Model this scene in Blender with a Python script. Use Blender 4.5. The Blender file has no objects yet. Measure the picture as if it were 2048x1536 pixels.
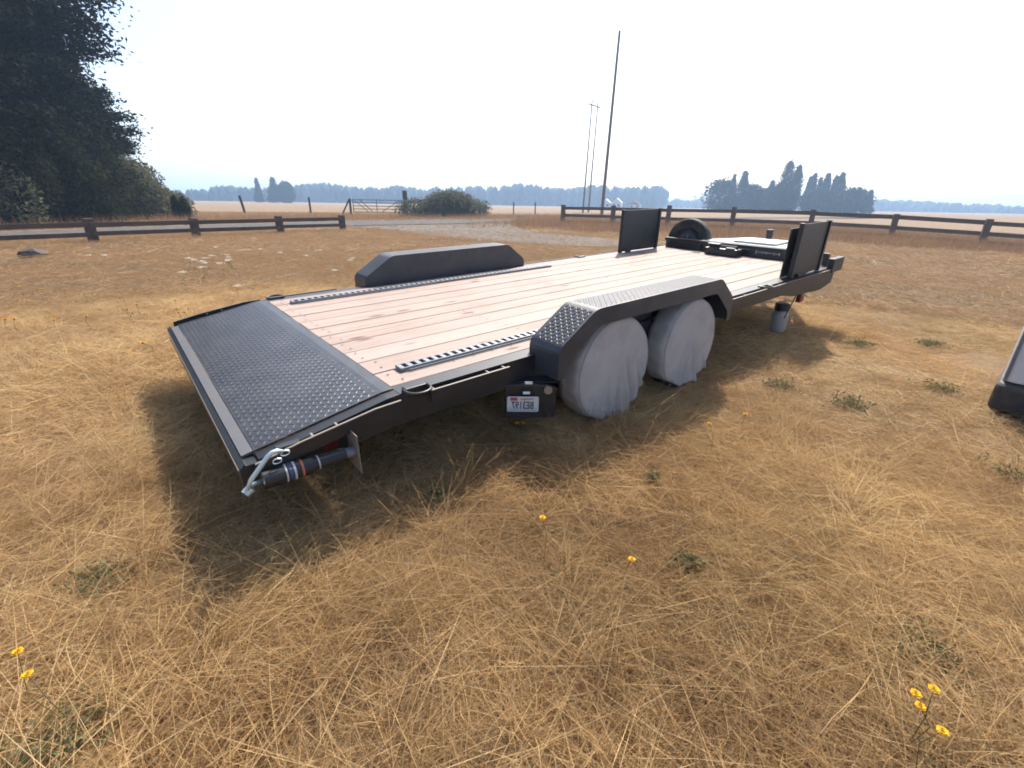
import bpy, bmesh, math, random
import numpy as np
from mathutils import Vector, Matrix

random.seed(7); rng = np.random.default_rng(7)
scene = bpy.context.scene
COL = scene.collection
R = math.radians

# ------------------------------------------------------------------ camera
CAM = Vector((-0.845, -1.816, 1.281)); YAW, PIT, ROL, FPX = 0.866, 0.3738, 0.0163, 917.1
_f = Vector((math.cos(YAW)*math.cos(PIT), math.sin(YAW)*math.cos(PIT), -math.sin(PIT)))
_r0 = Vector((math.sin(YAW), -math.cos(YAW), 0)); _u0 = _r0.cross(_f)
_r = math.cos(ROL)*_r0 + math.sin(ROL)*_u0
_u = -math.sin(ROL)*_r0 + math.cos(ROL)*_u0
cd = bpy.data.cameras.new('camera'); cam = bpy.data.objects.new('camera', cd); COL.objects.link(cam)
cam.matrix_world = Matrix(((_r.x, _u.x, -_f.x, CAM.x), (_r.y, _u.y, -_f.y, CAM.y), (_r.z, _u.z, -_f.z, CAM.z), (0, 0, 0, 1)))
cd.sensor_width = 36; cd.lens = 36*FPX/2048; cd.clip_start = 0.05; cd.clip_end = 6000
scene.camera = cam

# ------------------------------------------------------------------ light
SUN_AZ, SUN_EL = math.atan2(.48, .72), R(49)
world = bpy.data.worlds.new('World'); scene.world = world; world.use_nodes = True
wn = world.node_tree; bg = wn.nodes['Background']
sky = wn.nodes.new('ShaderNodeTexSky'); sky.sky_type = 'NISHITA'; sky.sun_disc = False
sky.sun_elevation = SUN_EL; sky.sun_rotation = math.pi/2 - SUN_AZ
sky.air_density = 1.0; sky.dust_density = 2.8; sky.ozone_density = 1.0; sky.altitude = 50
wn.links.new(sky.outputs[0], bg.inputs[0]); bg.inputs[1].default_value = 0.15
sl = bpy.data.lights.new('sun', 'SUN'); sun = bpy.data.objects.new('sun', sl); COL.objects.link(sun)
sl.energy = 5.0; sl.angle = R(0.9); sl.color = (1.0, 0.93, 0.82)
sd = Vector((math.cos(SUN_AZ)*math.cos(SUN_EL), math.sin(SUN_AZ)*math.cos(SUN_EL), math.sin(SUN_EL)))
sun.rotation_euler = sd.to_track_quat('Z', 'Y').to_euler(); sun.location = (20, 12, 30)
vs = scene.view_settings; vs.view_transform = 'Standard'; vs.look = 'None'; vs.gamma = 1; vs.use_curve_mapping = False
vs.exposure = 0.82
scene.render.engine = 'CYCLES'
cy = scene.cycles
cy.filter_width = 1.8; cy.use_denoising = True; cy.use_adaptive_sampling = True; cy.adaptive_threshold = .03
cy.max_bounces = 4; cy.diffuse_bounces = 2; cy.glossy_bounces = 2; cy.transmission_bounces = 2; cy.volume_bounces = 1
cy.caustics_reflective = False; cy.caustics_refractive = False

# ------------------------------------------------------------------ helpers
def ray(px, py):
    px, py = float(px), float(py)
    return _f + (px-1024)/FPX*_r + (768-py)/FPX*_u
def on_ground(px, py, z=0.):
    d = ray(px, py); t = (z-CAM.z)/d.z; return CAM + t*d
def at_dist(px, py, D):
    """point seen at photo pixel px,py at horizontal distance D metres"""
    d = ray(px, py); return CAM + d*(D/math.hypot(d.x, d.y))

def tag(o, label=None, cat=None, group=None, kind=None):
    if label: o['label'] = label
    if cat: o['category'] = cat
    if group: o['group'] = group
    if kind: o['kind'] = kind
    return o
def empty(name, loc=(0, 0, 0), rot=(0, 0, 0)):
    o = bpy.data.objects.new(name, None); COL.objects.link(o); o.location = loc; o.rotation_euler = rot; o.empty_display_size = .1
    return o
class MB:
    def __init__(s): s.v = []; s.f = []
    def add(s, v, f):
        n = len(s.v); s.v += [tuple(p) for p in v]; s.f += [tuple(i+n for i in q) for q in f]; return s
    def box(s, x0, x1, y0, y1, z0, z1):
        return s.add([(x0,y0,z0),(x1,y0,z0),(x1,y1,z0),(x0,y1,z0),(x0,y0,z1),(x1,y0,z1),(x1,y1,z1),(x0,y1,z1)],
                     [(0,3,2,1),(4,5,6,7),(0,1,5,4),(1,2,6,5),(2,3,7,6),(3,0,4,7)])
    def prism(s, poly, y0, y1, ax='y'):
        """polygon (a,b) extruded; ax y: (x,z); ax x: (y,z); ax z: (x,y)"""
        n = len(poly)
        m = {'y': lambda a, b, c: (a, c, b), 'x': lambda a, b, c: (c, a, b), 'z': lambda a, b, c: (a, b, c)}[ax]
        v = [m(a, b, y0) for a, b in poly] + [m(a, b, y1) for a, b in poly]
        f = [tuple(range(n)), tuple(range(2*n-1, n-1, -1))] + [(i, i+n, (i+1) % n+n, (i+1) % n) for i in range(n)]
        return s.add(v, f)
    def tube(s, pts, r, n=8, cap=True):
        pts = [Vector([float(q) for q in p]) for p in pts]; rs = r if isinstance(r, (list, tuple)) else [r]*len(pts)
        rings = []
        for i, p in enumerate(pts):
            t = (pts[min(i+1, len(pts)-1)] - pts[max(i-1, 0)]).normalized()
            a = Vector((0, 0, 1)) if abs(t.z) < .9 else Vector((1, 0, 0))
            e1 = t.cross(a).normalized(); e2 = t.cross(e1)
            rings.append([p + float(rs[i])*(math.cos(2*math.pi*k/n)*e1 + math.sin(2*math.pi*k/n)*e2) for k in range(n)])
        v = [q for ring in rings for q in ring]
        f = [(i*n+k, i*n+(k+1) % n, (i+1)*n+(k+1) % n, (i+1)*n+k) for i in range(len(pts)-1) for k in range(n)]
        if cap: f += [tuple(range(n-1, -1, -1)), tuple((len(pts)-1)*n+k for k in range(n))]
        return s.add(v, f)
    def lathe_y(s, c, prof, n=40):
        """prof: list of (radius, y) revolved about the y axis through c"""
        m = len(prof); v = []
        for k in range(n):
            a = 2*math.pi*k/n
            v += [(c[0]+r*math.cos(a), c[1]+y, c[2]+r*math.sin(a)) for r, y in prof]
        f = [(k*m+i, k*m+i+1, ((k+1) % n)*m+i+1, ((k+1) % n)*m+i) for k in range(n) for i in range(m-1)]
        return s.add(v, f)
    def mesh(s, name):
        me = bpy.data.meshes.new(name); me.from_pydata(s.v, [], s.f); me.update()
        bm = bmesh.new(); bm.from_mesh(me); bmesh.ops.recalc_face_normals(bm, faces=bm.faces); bm.to_mesh(me); bm.free()
        return me
    def build(s, name, mat, parent=None, bevel=0, smooth=False, loc=None, segs=2):
        me = s.mesh(name); me.materials.append(mat)
        return link(name, me, parent, bevel, smooth, loc, segs)
def link(name, me, parent=None, bevel=0, smooth=False, loc=None, segs=2):
    o = bpy.data.objects.new(name, me); COL.objects.link(o)
    if parent: o.parent = parent
    if loc is not None: o.location = loc
    if smooth:
        me.polygons.foreach_set('use_smooth', [True]*len(me.polygons))
    if bevel:
        b = o.modifiers.new('bevel', 'BEVEL'); b.width = bevel; b.segments = segs; b.limit_method = 'ANGLE'; b.angle_limit = R(35)
    return o
def np_mesh(name, v, f, mat, smooth=False):
    """fast mesh from arrays; f (N,k)"""
    me = bpy.data.meshes.new(name); v = np.asarray(v, np.float32); f = np.asarray(f, np.int32); k = f.shape[1]
    me.vertices.add(len(v)); me.vertices.foreach_set('co', v.ravel())
    me.loops.add(f.size); me.loops.foreach_set('vertex_index', f.ravel())
    me.polygons.add(len(f)); me.polygons.foreach_set('loop_start', np.arange(0, f.size, k, dtype=np.int32))
    if smooth: me.polygons.foreach_set('use_smooth', np.ones(len(f), bool))
    me.update(); me.validate(); me.materials.append(mat)
    return me
def copy_tree(o, parent=None):
    c = o.copy(); COL.objects.link(c); c.parent = parent
    for ch in list(o.children): copy_tree(ch, c)
    return c

# ------------------------------------------------------------------ materials
def mat(name, col=(.5, .5, .5), rough=.6, metal=0., spec=.5):
    m = bpy.data.materials.new(name); m.use_nodes = True
    b = m.node_tree.nodes['Principled BSDF']
    b.inputs['Base Color'].default_value = (*col, 1); b.inputs['Roughness'].default_value = rough
    b.inputs['Metallic'].default_value = metal; b.inputs['Specular IOR Level'].default_value = spec
    return m
class NT:
    def __init__(s, m): s.t = m.node_tree; s.b = s.t.nodes['Principled BSDF']; s.out = s.t.nodes['Material Output']
    def n(s, kind, **kw):
        nd = s.t.nodes.new('ShaderNode'+kind)
        for k, v in kw.items():
            if k.startswith('_'): setattr(nd, k[1:], v)
            else: nd.inputs[k].default_value = v
        return nd
    def l(s, a, b): s.t.links.new(a, b)
    def noise(s, vec, scale, detail=4, rough=.55):
        nd = s.n('TexNoise', Scale=scale, Detail=detail, Roughness=rough)
        if vec is not None: s.l(vec, nd.inputs['Vector'])
        return nd.outputs['Fac']
    def ramp(s, fac, stops):
        nd = s.n('ValToRGB'); e = nd.color_ramp.elements
        while len(e) < len(stops): e.new(.5)
        for i, (p, c) in enumerate(stops): e[i].position = p; e[i].color = (*c, 1)
        s.l(fac, nd.inputs[0]); return nd.outputs[0]
    def mix(s, fac, a, b, mode='MIX'):
        nd = s.n('Mix', _data_type='RGBA', _blend_type=mode)
        for sock, v in ((nd.inputs[0], fac), (nd.inputs[6], a), (nd.inputs[7], b)):
            if hasattr(v, 'is_output'): s.l(v, sock)
            elif isinstance(v, (int, float)): sock.default_value = v
            else: sock.default_value = (*v, 1)
        return nd.outputs[2]
    def math(s, op, a, b=0.):
        nd = s.n('Math', _operation=op)
        for i, v in enumerate((a, b)):
            if hasattr(v, 'is_output'): s.l(v, nd.inputs[i])
            else: nd.inputs[i].default_value = v
        return nd.outputs[0]
    def scale(s, vec, sc):
        nd = s.n('Mapping'); nd.inputs['Scale'].default_value = sc; s.l(vec, nd.inputs['Vector']); return nd.outputs[0]
    def bump(s, h, strength=.3, dist=.01):
        nd = s.n('Bump', Strength=strength, Distance=dist); s.l(h, nd.inputs['Height']); s.l(nd.outputs[0], s.b.inputs['Normal'])
    def objc(s): return s.n('TexCoord').outputs['Object']
    def pos(s): return s.n('NewGeometry').outputs['Position']
    def rnd(s): return s.n('ObjectInfo').outputs['Random']

def paint_mat(name, col, rough, dust=(.20, .17, .13), amt=.35):
    m = mat(name, col, rough); t = NT(m); p = t.objc()
    n1 = t.noise(p, 5, 6, .65); n2 = t.noise(p, 60, 3)
    f = t.math('MULTIPLY', t.ramp(n1, [(.42, (0, 0, 0)), (.75, (1, 1, 1))]), amt)
    t.l(t.mix(f, col, dust), t.b.inputs['Base Color'])
    t.l(t.math('ADD', t.math('MULTIPLY', n2, .18), rough-.09), t.b.inputs['Roughness'])
    return m
M_black = paint_mat('black_paint', (.012, .0135, .017), .42, dust=(.11, .115, .125), amt=.10)
M_plate = paint_mat('tread_plate_paint', (.034, .038, .047), .40, dust=(.16, .16, .165), amt=.22)
M_edge = paint_mat('pale_steel_edge', (.20, .17, .14), .5, amt=.4)  # pale steel tone; also stands for light caught along the rub rails
M_galv = paint_mat('galvanised_steel', (.19, .205, .23), .5, amt=.1); M_galv.node_tree.nodes['Principled BSDF'].inputs['Metallic'].default_value = .6
M_rubber = paint_mat('tyre_rubber', (.018, .018, .019), .8, amt=.3)
M_rim = mat('rim_dark', (.05, .05, .055), .45, .3)
M_red = mat('red_lens', (.14, .012, .01), .3)
M_amber = mat('orange_decal', (.45, .12, .05), .6)
M_white = mat('white_paint', (.78, .78, .76), .45)
M_blue = mat('blue_decal', (.04, .06, .14), .6)
M_lens = mat('clear_lens', (.75, .8, .85), .15)
M_tanlens = mat('round_marker_lens', (.30, .22, .17), .3)
M_zinc = mat('zinc_rod', (.50, .60, .64), .35, .5)
M_brass = mat('bright_hook', (.75, .72, .66), .35, .7)

M_wood = mat('deck_wood', (.6, .4, .3), .5, spec=.2); t = NT(M_wood); p = t.objc(); rn = t.rnd()
cmb = t.n('CombineXYZ'); t.l(t.math('MULTIPLY', rn, 37.), cmb.inputs[0]); t.l(t.math('MULTIPLY', rn, 11.), cmb.inputs[1])
va = t.n('VectorMath', _operation='ADD'); t.l(p, va.inputs[0]); t.l(cmb.outputs[0], va.inputs[1]); pv = va.outputs[0]
g1 = t.noise(t.scale(pv, (1.2, 34, 20)), 1.6, 6, .6); g2 = t.noise(t.scale(pv, (.5, 7, 4)), 2., 3)
c = t.ramp(g1, [(.3, (.205, .14, .11)), (.5, (.35, .272, .235)), (.72, (.42, .34, .305))])
c = t.mix(t.math('MULTIPLY', g2, .5), c, (.30, .215, .178))
c = t.mix(t.math('MULTIPLY', rn, .6), c, (.42, .355, .32))
dirt = t.ramp(t.noise(p, 1.7, 6, .7), [(.48, (0, 0, 0)), (.72, (1, 1, 1))]); c = t.mix(t.math('MULTIPLY', dirt, .35), c, (.19, .152, .13))
rn2 = t.math('FRACT', t.math('MULTIPLY', rn, 7.31)); c = t.mix(t.math('MULTIPLY', rn2, .3), c, (.175, .11, .085))
vo = t.n('TexVoronoi', Scale=1.); t.l(t.scale(pv, (2.2, 6.5, .01)), vo.inputs['Vector'])
kn = t.ramp(vo.outputs['Distance'], [(.07, (1, 1, 1)), (.17, (0, 0, 0))])
c = t.mix(t.math('MULTIPLY', kn, .8), c, (.11, .05, .035)); t.l(c, t.b.inputs['Base Color'])
t.l(t.math('ADD', t.math('MULTIPLY', g1, .2), .60), t.b.inputs['Roughness']); t.bump(g1, .25, .003)

M_cloth = mat('cover_cloth', (.42, .41, .42), .9, spec=.1); t = NT(M_cloth); p = t.objc()
n1 = t.noise(p, 6, 5); n2 = t.noise(p, 260, 2)
t.l(t.mix(t.ramp(n1, [(.4, (0, 0, 0)), (.7, (1, 1, 1))]), (.49, .455, .435), (.38, .355, .34)), t.b.inputs['Base Color']); t.bump(t.math('ADD', t.math('MULTIPLY', n2, .15), t.math('MULTIPLY', n1, .3)), .2, .004)
tr_ = t.n('BsdfTranslucent'); tr_.inputs[0].default_value = (.6, .58, .58, 1); mx = t.n('MixShader'); mx.inputs[0].default_value = .10
t.l(t.b.outputs[0], mx.inputs[1]); t.l(tr_.outputs[0], mx.inputs[2]); t.l(mx.outputs[0], t.out.inputs[0])

def wood_mat(name, a, b):
    m = mat(name, a, .85, spec=.2); t = NT(m); p = t.objc()
    n = t.noise(t.scale(p, (2, 2, 14)), 1.5, 6, .65); n2 = t.noise(p, 1.3, 4)
    t.l(t.mix(t.math('MULTIPLY', t.math('ADD', n, n2), .5), a, b), t.b.inputs['Base Color']); t.bump(n, .5, .02); return m
M_fence = wood_mat('dark_fence_wood', (.045, .034, .031), (.12, .09, .075))
M_fence2 = wood_mat('weathered_fence_wood', (.09, .068, .058), (.20, .15, .12))
M_pole = wood_mat('pole_wood', (.16, .13, .115), (.26, .21, .18))

def leaf_mat(name, a, b, trans=.25, d=(.6, .6, .6)):
    m = mat(name, a, .9, spec=.06); t = NT(m); p = t.pos()
    n = t.noise(p, .9, 3); n2 = t.noise(p, 9., 2)
    c = t.mix(t.ramp(t.math('MULTIPLY', t.math('ADD', n, n2), .5), [(.35, (0, 0, 0)), (.65, (1, 1, 1))]), a, b)
    t.l(c, t.b.inputs['Base Color'])
    tl = t.n('BsdfTranslucent'); t.l(c, tl.inputs[0]); mx = t.n('MixShader'); mx.inputs[0].default_value = trans
    t.l(t.b.outputs[0], mx.inputs[1]); t.l(tl.outputs[0], mx.inputs[2]); t.l(mx.outputs[0], t.out.inputs[0]); return m
M_conif = leaf_mat('conifer_needles', (.006, .009, .006), (.018, .021, .012), .15)
M_decid = leaf_mat('broadleaf', (.011, .016, .008), (.045, .048, .02), .3)
M_bush = leaf_mat('bramble_leaves', (.075, .08, .05), (.17, .165, .11), .35)
M_far = leaf_mat('far_foliage', (.02, .032, .022), (.04, .05, .03), .1)
M_weed = leaf_mat('weed_leaves', (.11, .115, .055), (.19, .175, .09), .35)
M_bark = wood_mat('bark', (.05, .038, .03), (.10, .08, .065))
M_yel = leaf_mat('yellow_petals', (.80, .42, .02), (.85, .50, .03), .3)
M_pale = leaf_mat('pale_yarrow_florets', (.62, .60, .50), (.72, .70, .60), .3)
M_stem = leaf_mat('flower_stem', (.10, .11, .045), (.20, .17, .08), .2)

def straw_mat(name, cols, trans=.48):
    m = mat(name, cols[0], .6, spec=.3); t = NT(m); p = t.pos(); rn = t.n('Attribute', _attribute_name='tone').outputs['Fac']
    c = t.ramp(rn, [(i/(len(cols)-1), q) for i, q in enumerate(cols)])
    big = t.ramp(t.noise(p, .55, 4, .6), [(.38, (0, 0, 0)), (.62, (1, 1, 1))])
    c = t.mix(t.math('MULTIPLY', big, .55), c, (.36, .215, .10))
    sm = t.ramp(t.noise(p, 2.6, 3, .6), [(.45, (0, 0, 0)), (.68, (1, 1, 1))]); c = t.mix(t.math('MULTIPLY', sm, .40), c, (.30, .185, .09))
    gr = t.ramp(t.noise(p, .23, 5, .65), [(.56, (0, 0, 0)), (.70, (1, 1, 1))])
    c = t.mix(t.math('MULTIPLY', gr, .34), c, (.21, .18, .09))
    t.l(c, t.b.inputs['Base Color'])
    tl = t.n('BsdfTranslucent'); t.l(c, tl.inputs[0]); mx = t.n('MixShader'); mx.inputs[0].default_value = trans
    t.l(t.b.outputs[0], mx.inputs[1]); t.l(tl.outputs[0], mx.inputs[2]); t.l(mx.outputs[0], t.out.inputs[0]); return m
M_straw = straw_mat('dry_straw', [(.58, .395, .19), (.66, .475, .25), (.48, .315, .148), (.69, .52, .30), (.61, .425, .215)])
M_long = straw_mat('pale_long_straw', [(.69, .51, .26), (.73, .56, .31), (.65, .46, .22)])
M_brown = straw_mat('brown_dry_grass', [(.37, .22, .10), (.44, .275, .13), (.31, .18, .08), (.41, .26, .13)])
M_greeng = straw_mat('greenish_grass', [(.16, .16, .07), (.22, .19, .09), (.12, .13, .055)])

M_ground = mat('ground_dry_turf', (.2, .14, .08), .95, spec=.1); t = NT(M_ground); p = t.pos()
n1 = t.noise(p, .35, 6, .65); n2 = t.noise(p, 14, 5, .7); n3 = t.noise(t.scale(p, (60, 22, 20)), 1., 4, .7)
c = t.ramp(n1, [(.35, (.185, .125, .076)), (.5, (.24, .167, .102)), (.66, (.19, .155, .09))])
c = t.mix(t.ramp(n2, [(.35, (0, 0, 0)), (.7, (1, 1, 1))]), c, (.26, .185, .115))
c = t.mix(t.math('MULTIPLY', t.ramp(n3, [(.45, (1, 1, 1)), (.6, (0, 0, 0))]), .35), c, (.10, .07, .045))
t.l(c, t.b.inputs['Base Color']); t.bump(t.math('ADD', n2, t.math('MULTIPLY', n3, .6)), .8, .03)
M_asph = mat('asphalt', (.1, .1, .1), .95, spec=.12); t = NT(M_asph); p = t.pos()
n1 = t.noise(p, 1.5, 6, .7); t.l(t.ramp(n1, [(.3, (.07, .07, .073)), (.7, (.105, .103, .105))]), t.b.inputs['Base Color']); t.bump(t.noise(p, 80, 2), .4, .01)
M_grav = mat('gravel', (.2, .2, .2), .95, spec=.15); t = NT(M_grav); p = t.pos()
n1 = t.noise(p, .8, 5, .7); n2 = t.noise(p, 45, 4, .8)
c = t.ramp(n1, [(.35, (.09, .08, .072)), (.65, (.15, .118, .085))]); c = t.mix(t.ramp(n2, [(.4, (0, 0, 0)), (.7, (1, 1, 1))]), c, (.165, .148, .132))
t.l(c, t.b.inputs['Base Color']); t.bump(n2, .8, .03)

# ------------------------------------------------------------------ ground
NG = 220
tt = np.linspace(-1, 1, NG); sp = np.sinh(tt*6.2)/np.sinh(6.2)*1500
gx, gy = np.meshgrid(sp+4, sp+6, indexing='ij')
def hgt(x, y):
    d = np.hypot(x-1., y+.5)
    a = .020*np.sin(x*1.7+.6*y)*np.cos(y*1.9-.4*x) + .014*np.sin(3.9*x+1.)*np.sin(4.3*y+.5*x)
    near = np.exp(-(d/9.)**2)
    s_ = (x-22.8)*.33-(y-21)*.94; q = np.clip((s_-12)/12, 0, 1.4); c_ = np.clip((x-19)/7, 0, 1)*np.exp(-(np.clip(x-32, 0, None)/60)**2)
    return a*near - .42*q*q*(1.8-.8*q)*c_          # the field falls away gently at the far right
gz = hgt(gx, gy) - .02
gi = np.arange(NG*NG).reshape(NG, NG)
gf = np.stack([gi[:-1, :-1], gi[1:, :-1], gi[1:, 1:], gi[:-1, 1:]], -1).reshape(-1, 4)
ground = link('ground', np_mesh('ground', np.stack([gx, gy, gz], -1).reshape(-1, 3), gf, M_ground, True))
tag(ground, 'flat field of dry brown turf under everything', None, None, 'structure')

def strip(name, near, far, z, m, jag=0., n=90):
    def res(pts):
        pts = np.array(pts, float); s = np.r_[0, np.cumsum(np.hypot(*np.diff(pts, axis=0).T))]
        q = np.linspace(0, s[-1], n); return np.stack([np.interp(q, s, pts[:, 0]), np.interp(q, s, pts[:, 1])], -1)
    a, b = res(near), res(far)
    ac = (b-a)/np.linalg.norm(b-a, axis=1)[:, None]; a = a+ac*rng.normal(0, jag, (n, 1)); b = b+ac*rng.normal(0, jag, (n, 1))
    k = 5; rows = [a+(b-a)*i/k for i in range(k+1)]
    v = np.concatenate([np.c_[r_, np.full(n, z)] for r_ in rows])
    f = [(i*n+j, i*n+j+1, (i+1)*n+j+1, (i+1)*n+j) for i in range(k) for j in range(n-1)]
    return link(name, np_mesh(name, v, f, m))
road = strip('road', [(-40, -4), (-20, 9.5), (-9, 16.5), (-3.43, 19.9), (1.4, 22.9), (6, 24.4), (11, 25.2), (18, 25.6), (30, 26.5), (60, 27), (140, 20)],
             [(-43, 0), (-22, 14), (-10, 20.8), (-3.86, 24.2), (1.8, 27.6), (7, 30.0), (12.5, 31.4), (20, 31.4), (30, 31.2), (60, 31.5), (140, 26)], .014, M_asph, .05)
tag(road, 'grey asphalt country road beyond the low fence', None, None, 'structure')
drive = strip('gravel_drive', [(9.0, 24.6), (9.6, 21.0), (9.5, 17.5), (9.4, 13.5), (10.6, 9.5), (12.6, 7.4)],
              [(22, 25.2), (18.5, 20.5), (16.0, 17), (15.2, 13.8), (14.6, 10.5), (13.4, 8.2)], .006, M_grav, .18)
tag(drive, 'worn gravel drive leading off the road behind the trailer', None, None, 'structure')

# ------------------------------------------------------------------ flatbed trailer
H0 = .4815
TR = empty('flatbed_trailer', (.016, .013, 0), (math.atan(.02774), -math.atan(.0328), 0))
tag(TR, 'long black flatbed car trailer with wooden plank deck and sloping tread plate tail', 'trailer')
def T(mb, name, m, parent=None, **k):
    """trailer part: coordinates are local with z measured from deck level"""
    mb.v = [(x, y, z+H0) for x, y, z in mb.v]
    return mb.build(name, m, parent or TR, **k)
W, L = 2.2, 5.52
# side rails (deck part, straight) with top flange, and the tail's sloping cheeks
for s, yy in ((-1, 0.), (1, W)):
    y0, y1 = (yy-.045, yy+.05) if s < 0 else (yy-.05, yy+.045)
    T(MB().box(.002, 5.62, y0, y1, -.15, 0.), 'side_rail', M_black)
    ya, yb = (yy-.045, yy+.02) if s < 0 else (yy-.02, yy+.045)
    T(MB().prism([(.0015, -.002), (-.06, -.006), (-.599, -.098), (-.599, -.17), (-.45, -.19), (.0015, -.15)], ya, yb), 'tail_cheek', M_black)
    # rub rails with spacers
    e = -.095 if s < 0 else W+.095
    def bar(pts, th=.055):
        mb = MB()
        for (x0, z0), (x1, z1) in zip(pts[:-1], pts[1:]):
            mb.prism([(x0, z0-th), (x1, z1-th), (x1, z1), (x0, z0)], e-.005, e+.005)
        return mb
    for pts in ([(-.62, -.088), (-.45, -.055), (-.14, -.012), (-.02, -.008)], [(.13, -.004), (.60, -.004)], [(2.78, -.004), (4.25, -.004), (5.35, -.004)]):
        rb = T(bar(pts), 'rub_rail', M_black)
        mb = MB()
        for (x0, z0), (x1, z1) in zip(pts[:-1], pts[1:]): mb.prism([(x0, z0+.0005), (x1, z1+.0005), (x1, z1+.0035), (x0, z0+.0035)], e-.0052, e+.0052)
        T(mb, 'lit_edge', M_edge, rb)  # lighter rim painted on for the light catching the rail's top edge
    yin, you = (e+.005, yy-.046) if s < 0 else (yy+.046, e-.005)
    for x in (-.40, -.30, .16, .48, .585, 2.85, 3.3, 4.0, 4.7, 5.3):
        z = -.008 if x > -.1 else np.interp(x, [-.45, -.14], [-.06, -.018])
        T(MB().box(x-.004, x+.004, min(yin, you), max(yin, you), z-.05, z), 'stake_spacer', M_edge if s < 0 else M_black)
    # D rings
    for x in (.085, 3.72):
        d = MB(); q = yy-.05 if s < 0 else yy+.05; sg = -1 if s < 0 else 1
        pts = [(x-.062, q-sg*.02, .006), (x-.06, q+sg*.012, .006)] + [(x-.06*math.cos(a), q+sg*(.012+.05*math.sin(a)), .006) for a in np.linspace(.3, math.pi-.3, 9)] + [(x+.06, q+sg*.012, .006), (x+.062, q-sg*.02, .006)]
        d.tube(pts, .0075, 8); rg = T(d, 'tie_down_ring', M_black, smooth=True)
        T(MB().box(x-.055, x+.055, q-sg*.045 if sg > 0 else q+.005, q-.005 if sg > 0 else q+.045, -.002, .014), 'ring_bracket', M_black, rg, bevel=.004)
# cross members and main beams under the deck
for x in np.arange(.25, 5.5, .6): T(MB().box(x-.02, x+.02, .051, W-.051, -.12, -.046), 'cross_member', M_black)
for yy in (.55, W-.55): T(MB().box(.1, 5.4, yy-.03, yy+.03, -.22, -.1205), 'main_beam', M_black)
# planks
NP = 11; y0 = .053; pw = (W-.106)/NP
for i in range(NP):
    a = y0+i*pw; zz = random.uniform(-.002, .0015)
    T(MB().box(.004+random.uniform(0, .004), L-.03, a+.0045, a+pw-.0045, -.04, .001+zz), 'plank', M_wood, bevel=.003, segs=1)
sc = MB()
for i in range(NP):
    for u in (.25, .75):
        for x in (.075, 1.05, 2.25, 3.45, 4.65, 5.4):
            cx, cy_ = x+random.uniform(-.02, .02), y0+(i+u)*pw+random.uniform(-.012, .012)
            sc.add([(cx+.0065*math.cos(k), cy_+.0065*math.sin(k), .0042) for k in np.arange(6)*math.pi/3], [tuple(range(6))])
tag(T(sc, 'deck_screws', M_rubber), kind='stuff')
# tail tread plate
tp = MB(); prof = [(.0, .0035), (-.05, .0025), (-.09, -.004), (-.60, -.0905)]
for (xa, za), (xb, zb) in zip(prof[:-1], prof[1:]):
    n = len(tp.v); tp.v += [(xa, .021, za), (xa, W-.021, za), (xb, W-.021, zb), (xb, .021, zb)]; tp.f += [(n, n+1, n+2, n+3)]
tpo = T(tp, 'tail_tread_plate', M_plate)
def lugs(P, ux, uy, nn, nx, ny, pitch, keep=None, ln=.0125, wd=.0040, ht=.0011):
    """raised tread lugs on plane through P spanned by unit ux, uy (lengths nx*pitch, ny*pitch)"""
    P, ux, uy, nn = (np.array(q, float) for q in (P, ux, uy, nn)); V = []; F = []
    base = np.array([(-1, 0), (-.35, 1), (.35, 1), (1, 0), (.35, -1), (-.35, -1)]); top = base*np.array([.72, .45])
    for i in range(nx):
        for j in range(ny):
            a = R(45) if (i+j) % 2 else R(-45)
            c, s_ = math.cos(a), math.sin(a); o_ = P+ux*(i+.5)*pitch+uy*(j+.5)*pitch; n = len(V)
            for q, h in ((base, 0.), (top, ht)):
                for u_, v_ in q:
                    u2, v2 = u_*ln, v_*wd
                    V.append(tuple(o_+ux*(c*u2-s_*v2)+uy*(s_*u2+c*v2)+nn*h))
            F += [tuple(n+6+k for k in range(6))]+[(n+k, n+(k+1) % 6, n+6+(k+1) % 6, n+6+k) for k in range(6)]
    mb = MB(); mb.v = V; mb.f = F; return mb
sl_ = math.atan2(.0865, .51)
tag(T(lugs((-.595, .03, -.0895), (math.cos(sl_), 0, math.sin(sl_)), (0, 1, 0), (-math.sin(sl_), 0, math.cos(sl_)), 20, 85, .0252), 'tread_lugs', M_plate, tpo), kind='stuff')
tag(T(lugs((-.088, .03, -.003), (1, 0, .05), (0, 1, 0), (-.05, 0, 1), 3, 85, .0252), 'tread_lugs', M_plate, tpo), kind='stuff')
# rear strip and rear beam
T(MB().prism([(-.603, -.089), (-.645, -.097), (-.645, -.106), (-.603, -.100)], .021, W-.021), 'rear_strip', paint_mat('rear_strip_paint', (.12, .12, .13), .45, amt=.3))
T(MB().prism([(-.645, -.108), (-.647, -.100), (-.668, -.118), (-.668, -.20), (-.60, -.20), (-.60, -.108)], -.045, W+.045), 'rear_beam', M_black, bevel=.003)
T(MB().prism([(-.6695, -.117), (-.6725, -.118), (-.6725, -.124), (-.6695, -.124)], -.044, W+.044), 'rear_edge', M_edge)
T(MB().box(-.665, -.635, -.045, .0, -.235, -.2005), 'hinge_lug', M_edge, bevel=.004)
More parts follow.
